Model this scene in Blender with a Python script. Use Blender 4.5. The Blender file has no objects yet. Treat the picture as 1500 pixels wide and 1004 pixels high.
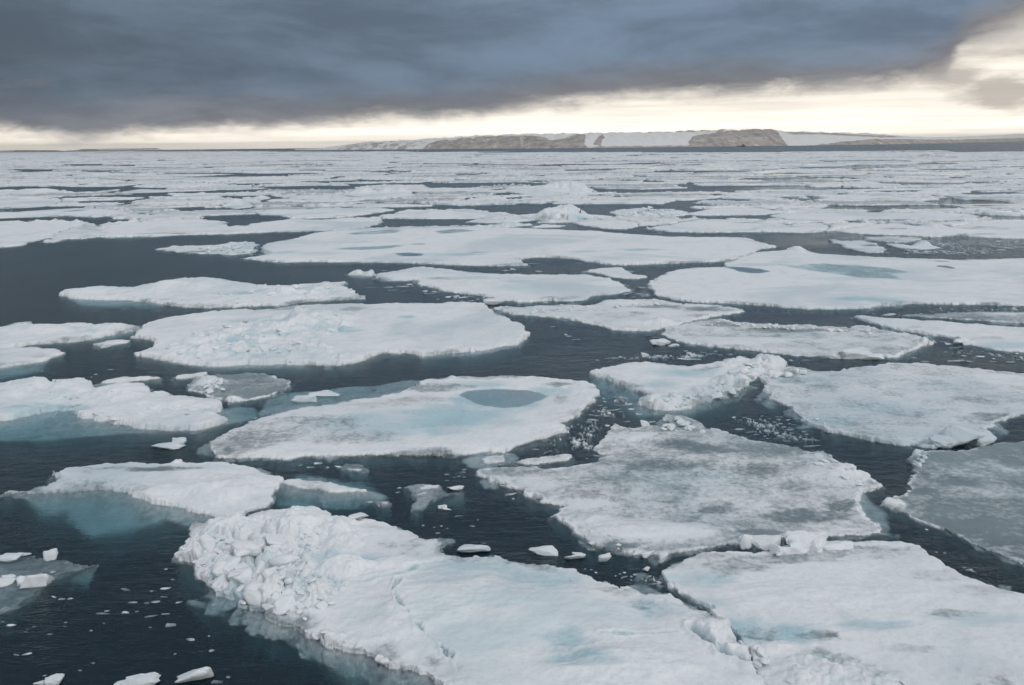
import bpy, math, random
import numpy as np
from mathutils import Matrix, Vector

scene = bpy.context.scene
COL = scene.collection

# ------------------------------------------------------------------ camera
CAM_H = 14.0                       # deck height above the water
FPX = 1300.0                       # focal length in photo pixels (photo 1500 x 1004)
PITCH = math.atan(289.0 / FPX)
ROLL = math.atan(16.0 / 1500.0)
_f = np.array([0, math.cos(PITCH), -math.sin(PITCH)])
_r0 = np.array([1.0, 0, 0])
_u0 = np.cross(_r0, _f)
_r = _r0 * math.cos(ROLL) - _u0 * math.sin(ROLL)
_u = _u0 * math.cos(ROLL) + _r0 * math.sin(ROLL)

cam_data = bpy.data.cameras.new('camera')
cam_data.sensor_fit = 'HORIZONTAL'
cam_data.sensor_width = 36.0
cam_data.lens = 36.0 * FPX / 1500.0
cam_data.clip_start = 0.5
cam_data.clip_end = 60000.0
cam = bpy.data.objects.new('camera', cam_data)
M = Matrix(((_r[0], _u[0], -_f[0], 0), (_r[1], _u[1], -_f[1], 0), (_r[2], _u[2], -_f[2], CAM_H), (0, 0, 0, 1)))
cam.matrix_world = M
COL.objects.link(cam)
scene.camera = cam

# ------------------------------------------------------------------ view
scene.view_settings.view_transform = 'Standard'
scene.view_settings.look = 'None'
scene.view_settings.exposure = 0.0
scene.view_settings.gamma = 1.0
scene.view_settings.use_curve_mapping = False
scene.render.engine = 'CYCLES'
scene.cycles.use_denoising = True
scene.cycles.max_bounces = 8
scene.cycles.transparent_max_bounces = 16


def ray(px, py):
    a = (px - 750.0) / FPX
    b = (502.0 - py) / FPX
    d = _f + a * _r + b * _u
    return d / np.linalg.norm(d)


def azel(px, py):
    d = ray(px, py)
    return math.degrees(math.atan2(d[0], d[1])), math.degrees(math.asin(d[2]))


def ground(px, py, z=0.0):
    d = ray(px, py)
    t = (z - CAM_H) / d[2]
    return np.array([d[0] * t, d[1] * t])


def project(x, y, z=0.0):
    v = np.array([x, y, z - CAM_H])
    w = v @ _f
    return 750 + FPX * (v @ _r) / w, 502 - FPX * (v @ _u) / w


def mpp(y_ground):
    """metres per photo pixel, across and along the ground, at that distance"""
    w = y_ground * math.cos(PITCH) + CAM_H * math.sin(PITCH)
    m = w / FPX
    return m, m * math.hypot(y_ground, CAM_H) / CAM_H


# ------------------------------------------------------------------ node helpers
class NT:
    def __init__(self, tree):
        self.t = tree
        self.n = tree.nodes
        self.l = tree.links

    def node(self, typ, **kw):
        nd = self.n.new(typ)
        for k, v in kw.items():
            setattr(nd, k, v)
        return nd

    def put(self, sock, v):
        if hasattr(v, 'is_linked') or isinstance(v, bpy.types.NodeSocket):
            self.l.new(v, sock)
        elif isinstance(v, (tuple, list)) and sock.type == 'RGBA' and len(v) == 3:
            sock.default_value = (*v, 1.0)
        else:
            sock.default_value = v

    def math(self, op, a, b=0.0, c=None, clamp=False):
        nd = self.node('ShaderNodeMath', operation=op, use_clamp=clamp)
        self.put(nd.inputs[0], a)
        self.put(nd.inputs[1], b)
        if c is not None:
            self.put(nd.inputs[2], c)
        return nd.outputs[0]

    def smooth(self, v, a, b, lo=0.0, hi=1.0):
        nd = self.node('ShaderNodeMapRange', interpolation_type='SMOOTHSTEP')
        self.put(nd.inputs[0], v)
        nd.inputs[1].default_value = a
        nd.inputs[2].default_value = b
        nd.inputs[3].default_value = lo
        nd.inputs[4].default_value = hi
        return nd.outputs[0]

    def mix(self, fac, a, b):
        nd = self.node('ShaderNodeMix', data_type='RGBA')
        self.put(nd.inputs[0], fac)
        self.put(nd.inputs[6], a)
        self.put(nd.inputs[7], b)
        return nd.outputs[2]

    def scale(self, col, f):
        nd = self.node('ShaderNodeVectorMath', operation='SCALE')
        self.put(nd.inputs[0], col)
        self.put(nd.inputs[3], f)
        return nd.outputs[0]

    def vmul(self, v, m):
        nd = self.node('ShaderNodeVectorMath', operation='MULTIPLY')
        self.put(nd.inputs[0], v)
        nd.inputs[1].default_value = m
        return nd.outputs[0]

    def vadd(self, v, m):
        nd = self.node('ShaderNodeVectorMath', operation='ADD')
        self.put(nd.inputs[0], v)
        nd.inputs[1].default_value = m
        return nd.outputs[0]

    def noise(self, vec, scale, detail=4.0, rough=0.55, dist=0.0):
        nd = self.node('ShaderNodeTexNoise')
        self.put(nd.inputs['Vector'], vec)
        nd.inputs['Scale'].default_value = scale
        nd.inputs['Detail'].default_value = detail
        nd.inputs['Roughness'].default_value = rough
        nd.inputs['Distortion'].default_value = dist
        return nd.outputs[0]

    def curve(self, v, pts):
        nd = self.node('ShaderNodeFloatCurve')
        c = nd.mapping.curves[0]
        while len(c.points) < len(pts):
            c.points.new(0.5, 0.5)
        for p, (x, y) in zip(c.points, pts):
            p.location = (x, y)
            p.handle_type = 'AUTO'
        nd.mapping.update()
        self.put(nd.inputs['Value'], v)
        return nd.outputs[0]


# ------------------------------------------------------------------ sky
SUN_AZ = 140.0       # degrees to the right of straight ahead
SUN_EL = 38.0
world = bpy.data.worlds.new('World')
scene.world = world
world.use_nodes = True
W = NT(world.node_tree)
W.n.clear()
out = W.node('ShaderNodeOutputWorld')
bg = W.node('ShaderNodeBackground')
W.l.new(bg.outputs[0], out.inputs[0])
tc = W.node('ShaderNodeTexCoord')
D = tc.outputs['Generated']
sep = W.node('ShaderNodeSeparateXYZ')
W.l.new(D, sep.inputs[0])
az = W.math('MULTIPLY', W.math('ARCTAN2', sep.outputs[0], sep.outputs[1]), 180 / math.pi)
el = W.math('MULTIPLY', W.math('ARCSINE', sep.outputs[2]), 180 / math.pi)
el = W.math('MAXIMUM', el, 0.0)

# lower edge of the dark cloud bank, traced over the view
edge_px = [(-60, 198), (0, 198), (120, 200), (250, 193), (400, 189), (480, 183), (560, 181), (640, 178), (760, 163),
           (850, 150), (950, 143), (1100, 139), (1200, 133), (1290, 126), (1350, 116), (1388, 100), (1404, 74), (1414, 62),
           (1432, 52), (1455, 43), (1478, 34), (1510, 24), (1560, 12)]
pts = []
for p in edge_px:
    a, e = azel(*p)
    pts.append(((a + 35) / 70, e / 14.0))
lumpy = W.noise(W.vmul(D, (1, 1, 1.6)), 9.0, 6, 0.6, 0.3)
azw = W.math('ADD', az, W.math('MULTIPLY', W.math('SUBTRACT', lumpy, 0.5), 3.0))
t = W.math('DIVIDE', W.math('ADD', azw, 35.0), 70.0, clamp=True)
edge = W.math('MULTIPLY', W.curve(t, pts), 14.0)
# away from the view the bank thins and breaks into plain overcast
wide = W.noise(W.vmul(D, (1, 1, 3.6)), 4.0, 6, 0.6, 0.3)
wide2 = W.noise(W.vadd(W.vmul(D, (1, 1, 4.5)), (3.1, 1.7, 0.4)), 7.0, 7, 0.62, 0.2)
fine = W.noise(W.vmul(D, (1, 1, 3)), 18.0, 6, 0.6, 0.4)
warp = W.math('ADD', W.math('MULTIPLY', W.math('SUBTRACT', wide2, 0.5), 1.9),
              W.math('MULTIPLY', W.math('SUBTRACT', fine, 0.5), 1.4))
h = W.math('SUBTRACT', W.math('ADD', el, warp), edge)          # degrees above the bank's lower edge
cover = W.smooth(h, -0.60, 0.85)
cover = W.mix(W.smooth(az, 22.0, 27.0), cover, W.smooth(h, -0.9, 0.9))
deep = W.smooth(h, 0.1, 2.8)

# colours of the bank
left = W.smooth(az, -32.0, 10.0)
inner = W.mix(left, (0.112, 0.152, 0.198), (0.162, 0.222, 0.305))
inner2 = W.mix(W.smooth(wide, 0.36, 0.66), W.scale(inner, 0.80), W.scale(inner, 1.26))
low = W.mix(left, (0.20, 0.205, 0.23), (0.225, 0.220, 0.232))
low = W.mix(W.smooth(wide2, 0.35, 0.65), W.scale(low, 0.80), W.scale(low, 1.22))
bank = W.mix(deep, low, inner2)
# pale bands inside the bank towards the left, low down
band = W.math('MULTIPLY', W.smooth(wide2, 0.50, 0.68), W.math('SUBTRACT', 1.0, W.smooth(el, 1.5, 6.5)))
bank = W.mix(W.math('MULTIPLY', band, 0.40), bank, (0.29, 0.29, 0.31))
# the bank dies out higher up and behind: thinner, lighter overcast that lights the ice
hi = W.smooth(el, 15.0, 52.0)
light = W.mix(W.smooth(wide, 0.3, 0.7), (0.48, 0.52, 0.575), (0.66, 0.70, 0.745))
bank = W.mix(hi, bank, light)
back = W.smooth(W.math('ABSOLUTE', az), 45.0, 110.0)
bank = W.mix(W.math('MULTIPLY', back, 0.75), bank, light)

# the bright gap under the bank and at its right end
gaz = W.smooth(az, -30.0, 6.0)
gap = W.mix(gaz, (1.16, 1.06, 0.92), (1.24, 1.14, 1.00))
streak = W.noise(W.vmul(D, (1, 1, 26)), 6.0, 5, 0.6)
gap = W.scale(gap, W.smooth(streak, 0.3, 0.7, 0.86, 1.10))
gap = W.scale(gap, W.smooth(el, 0.2, 2.6, 1.6, 0.95))
# beige cloud high on the right
bei = W.math('MULTIPLY', W.smooth(W.math('ADD', el, W.math('MULTIPLY', W.math('SUBTRACT', wide2, 0.5), 5.0)), 3.7, 5.3),
             W.smooth(az, 18.0, 25.0))
beige = W.mix(W.smooth(fine, 0.35, 0.65), (0.52, 0.46, 0.40), (0.74, 0.68, 0.61))
gap = W.mix(W.math('MULTIPLY', bei, 0.85), gap, beige)


def puff(px, py, rx, ry):
    a, e = azel(px, py)
    k = FPX * math.pi / 180
    dx = W.math('DIVIDE', W.math('SUBTRACT', az, a), rx / k)
    dy = W.math('DIVIDE', W.math('SUBTRACT', el, e), ry / k)
    r = W.math('SQRT', W.math('ADD', W.math('MULTIPLY', dx, dx), W.math('MULTIPLY', dy, dy)))
    r = W.math('ADD', r, W.math('MULTIPLY', W.math('SUBTRACT', wide2, 0.5), 1.9))
    r = W.math('ADD', r, W.math('MULTIPLY', W.math('SUBTRACT', fine, 0.5), 1.5))
    return W.math('SUBTRACT', 1.0, W.smooth(r, 0.45, 1.15))


pf = W.math('MAXIMUM', puff(1462, 134, 62, 22), puff(1400, 112, 40, 22))
gap = W.mix(W.math('MULTIPLY', pf, 0.8), gap, (0.50, 0.44, 0.40))

nishita = W.node('ShaderNodeTexSky', sky_type='NISHITA')
nishita.sun_disc = False
nishita.sun_elevation = math.radians(SUN_EL)
nishita.sun_rotation = math.radians(SUN_AZ)
clear = W.scale(nishita.outputs[0], 0.10)
gap = W.mix(0.12, gap, clear)
sky = W.mix(cover, gap, bank)
W.put(bg.inputs['Color'], sky)
bg.inputs['Strength'].default_value = 1.0

sun_data = bpy.data.lights.new('sun', 'SUN')
sun_data.energy = 0.85
sun_data.angle = math.radians(18.0)
sun_data.color = (1.0, 0.96, 0.90)
sun = bpy.data.objects.new('sun', sun_data)
_sd = Vector((math.sin(math.radians(SUN_AZ)) * math.cos(math.radians(SUN_EL)),
              math.cos(math.radians(SUN_AZ)) * math.cos(math.radians(SUN_EL)), math.sin(math.radians(SUN_EL))))
sun.rotation_euler = _sd.to_track_quat('Z', 'Y').to_euler()
sun.location = (0, 0, 60)
COL.objects.link(sun)

# ------------------------------------------------------------------ numpy noise
_rng = np.random.RandomState(7)
_PERM = np.concatenate([_rng.permutation(256)] * 3).astype(np.int32)
_ANG = _rng.rand(256) * 2 * math.pi
_GX = np.cos(_ANG).astype(np.float32)
_GY = np.sin(_ANG).astype(np.float32)


def _hash(ix, iy, seed):
    a = _PERM[(ix + seed * 57) & 255]
    return _PERM[a + ((iy + seed * 131) & 255)] / 255.0


def vnoise(x, y, seed):
    ix = np.floor(x).astype(np.int32)
    iy = np.floor(y).astype(np.int32)
    fx = (x - ix).astype(np.float32)
    fy = (y - iy).astype(np.float32)
    ux = fx * fx * fx * (fx * (fx * 6 - 15) + 10)
    uy = fy * fy * fy * (fy * (fy * 6 - 15) + 10)
    jx = (ix + seed * 57) & 255
    a0, a1 = _PERM[jx], _PERM[jx + 1]
    jy = (iy + seed * 131) & 255

    def g(a, dy, gx, gy):
        h_ = _PERM[a + jy + dy]
        return _GX[h_] * gx + _GY[h_] * gy
    g00 = g(a0, 0, fx, fy)
    g10 = g(a1, 0, fx - 1, fy)
    g01 = g(a0, 1, fx, fy - 1)
    g11 = g(a1, 1, fx - 1, fy - 1)
    a = g00 + (g10 - g00) * ux
    b = g01 + (g11 - g01) * ux
    return ((a + (b - a) * uy) * 1.4).astype(np.float64)          # about -1 .. 1


def fbm(x, y, octv, seed, gain=0.55):
    s = np.zeros_like(x)
    a, f, tot = 1.0, 1.0, 0.0
    for k in range(octv):
        s += a * vnoise(x * f + 17.3 * k, y * f - 9.1 * k, seed + k * 31)
        tot += a
        a *= gain
        f *= 2.03
    return s / tot * 1.5


def cells(x, y, seed):
    """worley: distance to the nearest and second nearest point, and a random number per cell"""
    ix = np.floor(x).astype(np.int32)
    iy = np.floor(y).astype(np.int32)
    f1 = np.full(x.shape, 9.0)
    f2 = np.full(x.shape, 9.0)
    idr = np.zeros(x.shape)
    for dx in (-1, 0, 1):
        for dy in (-1, 0, 1):
            cx, cy = ix + dx, iy + dy
            px = cx + 0.15 + 0.7 * _hash(cx, cy, seed)
            py = cy + 0.15 + 0.7 * _hash(cx, cy, seed + 7)
            d = np.hypot(x - px, y - py)
            near = d < f1
            f2 = np.where(near, f1, np.minimum(f2, d))
            idr = np.where(near, _hash(cx, cy, seed + 13), idr)
            f1 = np.where(near, d, f1)
    return f1, f2, idr


def sdf(poly, X, Y):
    """signed distance to a polygon, positive inside"""
    d2 = np.full(X.shape, 1e18)
    inside = np.zeros(X.shape, bool)
    n = len(poly)
    for i in range(n):
        ax, ay = poly[i]
        bx, by = poly[(i + 1) % n]
        ex, ey = bx - ax, by - ay
        L = ex * ex + ey * ey + 1e-12
        wx, wy = X - ax, Y - ay
        tt = np.clip((wx * ex + wy * ey) / L, 0, 1)
        qx, qy = wx - tt * ex, wy - tt * ey
        d2 = np.minimum(d2, qx * qx + qy * qy)
        c = (ay > Y) != (by > Y)
        if abs(ey) > 1e-12:
            inside ^= c & (X < ax + (Y - ay) * ex / ey)
    d = np.sqrt(d2)
    return np.where(inside, d, -d)


def sdf_grid(poly, X, Y):
    """the same on a lattice: exact on every second row and column, interpolated between"""
    ny, nx = X.shape
    if ny * nx < 3000:
        return sdf(poly, X, Y)
    j = np.unique(np.r_[np.arange(0, ny, 2), ny - 1])
    i = np.unique(np.r_[np.arange(0, nx, 2), nx - 1])
    S = sdf(poly, X[np.ix_(j, i)], Y[np.ix_(j, i)])
    S = np.array([np.interp(np.arange(nx), i, row) for row in S])
    lo = np.searchsorted(j, np.arange(ny), side='right') - 1
    lo = np.minimum(lo, len(j) - 2)
    t_ = ((np.arange(ny) - j[lo]) / (j[lo + 1] - j[lo]))[:, None]
    return S[lo] * (1 - t_) + S[lo + 1] * t_


def sstep(v, a, b):
    t_ = np.clip((v - a) / (b - a), 0, 1)
    return t_ * t_ * (3 - 2 * t_)


# ------------------------------------------------------------------ linking
def link(name, me, parent=None, mat=None):
    o = bpy.data.objects.new(name, me)
    if mat is not None and not me.materials:
        me.materials.append(mat)
    COL.objects.link(o)
    if parent is not None:
        o.parent = parent
    return o


def tag(o, label, cat, group=None):
    o['label'] = label
    o['category'] = cat
    if group:
        o['group'] = group
    return o


def mesh_np(name, V, F, attrs=None, smooth=True):
    me = bpy.data.meshes.new(name)
    nv, nf = len(V), len(F)
    k = F.shape[1]
    me.vertices.add(nv)
    me.vertices.foreach_set('co', np.ascontiguousarray(V, np.float32).ravel())
    me.loops.add(nf * k)
    me.loops.foreach_set('vertex_index', np.ascontiguousarray(F, np.int32).ravel())
    me.polygons.add(nf)
    me.polygons.foreach_set('loop_start', np.arange(0, nf * k, k, dtype=np.int32))
    if smooth:
        me.polygons.foreach_set('use_smooth', np.ones(nf, bool))
    if attrs:
        for an, av in attrs.items():
            a = me.attributes.new(an, 'FLOAT', 'POINT')
            a.data.foreach_set('value', np.ascontiguousarray(av, np.float32))
    me.update(calc_edges=True)
    return me


# ------------------------------------------------------------------ materials
def new_mat(name):
    m = bpy.data.materials.new(name)
    m.use_nodes = True
    m.node_tree.nodes.clear()
    return m, NT(m.node_tree)


def ice_material():
    m, N = new_mat('sea_ice')
    o = N.node('ShaderNodeOutputMaterial')
    p = N.node('ShaderNodeBsdfPrincipled')
    N.l.new(p.outputs[0], o.inputs[0])
    pos = N.node('ShaderNodeNewGeometry').outputs['Position']

    def attr(nm):
        a = N.node('ShaderNodeAttribute')
        a.attribute_name = nm
        return a.outputs['Fac']
    w, b, g = attr('wet'), attr('blue'), attr('dirt')
    n1 = N.noise(pos, 0.55, 9, 0.66, 0.5)
    n2 = N.noise(pos, 4.5, 6, 0.66)
    n3 = N.noise(N.vadd(pos, (31, 7, 2)), 0.23, 6, 0.6)
    n4 = N.noise(pos, 22.0, 3, 0.6)
    mott = N.math('ADD', N.math('MULTIPLY', N.math('SUBTRACT', n1, 0.5), 2.3),
                  N.math('MULTIPLY', N.math('SUBTRACT', n2, 0.5), 1.9))
    mott = N.math('ADD', mott, N.math('MULTIPLY', N.math('SUBTRACT', n3, 0.5), 1.6))

    def mask(v, amp, lo, hi):
        s = N.math('MINIMUM', N.math('MULTIPLY', v, 4.0), 1.0)
        u = N.math('ADD', v, N.math('MULTIPLY', N.math('MULTIPLY', mott, amp), s))
        return N.smooth(u, lo, hi)
    wm = mask(w, 0.60, 0.06, 0.86)
    bm = N.math('MULTIPLY', b, N.math('ADD', N.math('MULTIPLY', mott, 1.1), 1.0), clamp=True)
    gm = mask(g, 0.65, 0.10, 0.95)
    white = N.mix(n3, (0.79, 0.815, 0.84), (0.88, 0.885, 0.89))
    white = N.mix(N.smooth(n2, 0.28, 0.58), N.scale(white, 0.90), white)
    white = N.mix(N.smooth(n1, 0.28, 0.52), N.mix(0.5, white, (0.60, 0.63, 0.66)), white)
    n5 = N.noise(N.vadd(pos, (5, 17, 3)), 0.055, 5, 0.62, 0.6)
    white = N.mix(N.math('MULTIPLY', N.smooth(n5, 0.46, 0.66), 0.75), white, (0.56, 0.635, 0.685))
    wet = N.mix(N.smooth(n3, 0.35, 0.65), (0.130, 0.170, 0.192), (0.195, 0.250, 0.268))
    blue = N.mix(N.smooth(n1, 0.3, 0.7), (0.27, 0.475, 0.545), (0.43, 0.615, 0.67))
    c = N.mix(N.math('MULTIPLY', bm, 0.85), white, blue)
    c = N.mix(N.math('MULTIPLY', gm, 0.75), c, (0.30, 0.312, 0.322))
    c = N.mix(N.math('MULTIPLY', wm, 0.95), c, wet)
    N.put(p.inputs['Base Color'], c)
    rough = N.math('SUBTRACT', 0.82, N.math('MULTIPLY', wm, 0.45))
    N.put(p.inputs['Roughness'], rough)
    p.inputs['Specular IOR Level'].default_value = 0.28
    hgt = N.math('ADD', N.math('MULTIPLY', n2, 0.06), N.math('MULTIPLY', n4, 0.012))
    hgt = N.math('MULTIPLY', hgt, N.math('SUBTRACT', 1.0, N.math('MULTIPLY', wm, 0.7)))
    bp = N.node('ShaderNodeBump')
    bp.inputs['Strength'].default_value = 0.55
    bp.inputs['Distance'].default_value = 1.0
    N.put(bp.inputs['Height'], hgt)
    N.l.new(bp.outputs[0], p.inputs['Normal'])
    return m


def water_material(name, body, wave, rough, absorb):
    m, N = new_mat(name)
    o = N.node('ShaderNodeOutputMaterial')
    pos = N.node('ShaderNodeNewGeometry').outputs['Position']
    a = N.noise(N.vmul(pos, (0.7, 1.3, 1)), 1.6, 5, 0.6, 0.3)
    b = N.noise(N.vmul(pos, (0.6, 1.5, 1)), 7.0, 4, 0.6, 0.2)
    e = N.noise(N.vmul(pos, (0.45, 1.5, 1)), 0.42, 4, 0.65)
    c = N.noise(pos, 0.035, 4, 0.6)                              # calm and ruffled patches
    amp = N.smooth(c, 0.36, 0.60, 0.35, 1.25)
    hgt = N.math('MULTIPLY', N.math('ADD', N.math('MULTIPLY', a, 0.055 * wave), N.math('ADD', N.math('MULTIPLY', b, 0.018 * wave), N.math('MULTIPLY', e, 0.045 * wave))), amp)
    bp = N.node('ShaderNodeBump')
    bp.inputs['Strength'].default_value = 1.0
    bp.inputs['Distance'].default_value = 1.0
    N.put(bp.inputs['Height'], hgt)
    fr = N.node('ShaderNodeFresnel')
    fr.inputs['IOR'].default_value = 1.333
    N.l.new(bp.outputs[0], fr.inputs['Normal'])
    gl = N.node('ShaderNodeBsdfGlossy')
    gl.inputs['Color'].default_value = (0.90, 0.98, 1.0, 1)
    if absorb:
        calm = N.smooth(N.noise(N.vadd(N.vmul(pos, (0.5, 1.0, 1)), (40, 9, 0)), 0.045, 5, 0.6), 0.44, 0.54)
        xy = N.node('ShaderNodeSeparateXYZ')
        N.l.new(pos, xy.inputs[0])
        lee = N.math('MULTIPLY', N.smooth(N.math('SUBTRACT', xy.outputs[0], N.math('MULTIPLY', xy.outputs[1], 0.22)), 0.0, 30.0), N.smooth(xy.outputs[1], 70.0, 120.0))
        lee = N.math('MULTIPLY', lee, N.math('SUBTRACT', 1.0, N.smooth(xy.outputs[1], 480.0, 900.0)))
        N.put(gl.inputs['Roughness'], N.math('SUBTRACT', rough, N.math('MULTIPLY', N.math('MULTIPLY', calm, lee), rough - 0.03)))
    else:
        gl.inputs['Roughness'].default_value = rough
    N.l.new(bp.outputs[0], gl.inputs['Normal'])
    tr = N.node('ShaderNodeBsdfRefraction')
    tr.inputs['IOR'].default_value = 1.333
    tr.inputs['Roughness'].default_value = 0.0
    N.l.new(bp.outputs[0], tr.inputs['Normal'])
    df = N.node('ShaderNodeBsdfDiffuse')
    df.inputs['Color'].default_value = (*body, 1)
    add = N.node('ShaderNodeAddShader')
    N.l.new(tr.outputs[0], add.inputs[0])
    N.l.new(df.outputs[0], add.inputs[1])
    mx = N.node('ShaderNodeMixShader')
    if absorb:
        # facets of ruffled water shade one another at low angles: calm water mirrors more
        cap = N.math('ADD', 0.49, N.math('MULTIPLY', N.math('MULTIPLY', calm, lee), 0.46))
        N.put(mx.inputs[0], N.math('MINIMUM', N.math('MULTIPLY', fr.outputs[0], 1.0), cap))
    else:
        N.put(mx.inputs[0], fr.outputs[0])
    N.l.new(add.outputs[0], mx.inputs[1])
    N.l.new(gl.outputs[0], mx.inputs[2])
    N.l.new(mx.outputs[0], o.inputs['Surface'])
    if absorb:
        va = N.node('ShaderNodeVolumeAbsorption')
        va.inputs['Color'].default_value = (*absorb[0], 1)
        va.inputs['Density'].default_value = absorb[1]
        N.l.new(va.outputs[0], o.inputs['Volume'])
    return m


def plain_mat(name, col, rough=0.6):
    m, N = new_mat(name)
    o = N.node('ShaderNodeOutputMaterial')
    p = N.node('ShaderNodeBsdfPrincipled')
    pos = N.node('ShaderNodeTexCoord').outputs['Object']
    n = N.noise(pos, 3.0, 4, 0.6)
    N.put(p.inputs['Base Color'], N.mix(n, N.scale(col, 0.8), N.scale(col, 1.15)))
    p.inputs['Roughness'].default_value = rough
    N.l.new(p.outputs[0], o.inputs[0])
    return m


ICE = ice_material()
SEA = water_material('sea_water', (0.0, 0.010, 0.019), 1.8, 0.24, ((0.42, 0.75, 0.78), 0.75))
POND = water_material('pond_water', (0.004, 0.008, 0.010), 0.012, 0.006, None)

# ------------------------------------------------------------------ sea
def sea_sheet():
    # rings that widen towards the horizon, one open sheet at z = 0
    rad = [0.0, 60, 200, 700, 2500, 7000, 15500]
    seg = 48
    V = [(0, 0, 0)]
    for r_ in rad[1:]:
        for k in range(seg):
            V.append((r_ * math.cos(2 * math.pi * k / seg), r_ * math.sin(2 * math.pi * k / seg), 0))
    F = [(0, 1 + k, 1 + (k + 1) % seg) for k in range(seg)]
    me = bpy.data.meshes.new('water')
    for j in range(len(rad) - 2):
        a0, b0 = 1 + j * seg, 1 + (j + 1) * seg
        for k in range(seg):
            k2 = (k + 1) % seg
            F.append((a0 + k, b0 + k, b0 + k2, a0 + k2))
    me.from_pydata(V, [], F)
    o = link('water', me, None, SEA)
    o['kind'] = 'structure'
    return o


sea_sheet()
bed = bpy.data.meshes.new('seabed')
bed.from_pydata([(-15800, -15800, -30), (15800, -15800, -30), (15800, 15800, -30), (-15800, 15800, -30)], [], [(0, 1, 2, 3)])
link('seabed', bed, None, plain_mat('seabed_mud', (0.03, 0.035, 0.03)))['kind'] = 'structure'

# ------------------------------------------------------------------ ice floes
RENDER_PX = 1500.0 / 1024.0
DEFAULT = dict(fb=0.2, rel=0.05, rwl=3.0, wet=0.0, dirt=0.0, blue=0.0, fringe=0.0, wl=1.6, rough=3.5, edge=None, shelf=0.45, sdep=0.6,
               bumps=(), ponds=(), patches=(), shelves=(), rub=(), rim=0.0, cracks=(), taper=1.0, sunk=0, foot=0.9, fsel=0.05, thin=1.0, res=1.25, under=0.10, cut=None)
TRI = [0]


def px_poly(poly, fb):
    """photo outline -> points on the water; far rims are seen at deck height of the ice, near rims at the waterline"""
    n = len(poly)
    area = sum(poly[i][0] * poly[(i + 1) % n][1] - poly[(i + 1) % n][0] * poly[i][1] for i in range(n))
    sgn = 1.0 if area > 0 else -1.0
    res = []
    for i in range(n):
        x0, y0 = poly[i - 1]
        x1, y1 = poly[(i + 1) % n]
        # along-depth stretch so that the normal is taken on the ground, not in the picture
        ex, ey = x1 - x0, (y1 - y0) * 3.0
        ny = -ex * sgn                       # image y of the outward normal (positive = towards the viewer)
        L = math.hypot(ex, ey) + 1e-9
        ny /= L
        front = min(1.0, max(0.0, 0.5 - ny * 0.9)) if True else 0
        # outward normal for area>0 (clockwise on screen, y down) is (ey, -ex)
        res.append(ground(poly[i][0], poly[i][1], fb * (front)))
    return np.array(res)


def floe_fields(s, P, X, Y, m, my, seed):
    d = sdf_grid(P, X, Y)
    amp = s['rough'] * m
    wlm = s['wl']
    f1, f2, idr = cells(X / (2.6 * amp + 0.1 * wlm) + 3.7, Y / (2.6 * amp + 0.1 * wlm), seed + 12)
    d = d + 2.4 * amp * (idr - 0.5)                      # broken-off corners
    d = d + 1.0 * amp + 2.6 * amp * fbm(X / wlm, Y / wlm, 5, seed, 0.62) + amp * 1.1 * fbm(X / (wlm * 3.3), Y / (wlm * 3.3), 3, seed + 3)
    return d


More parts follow.
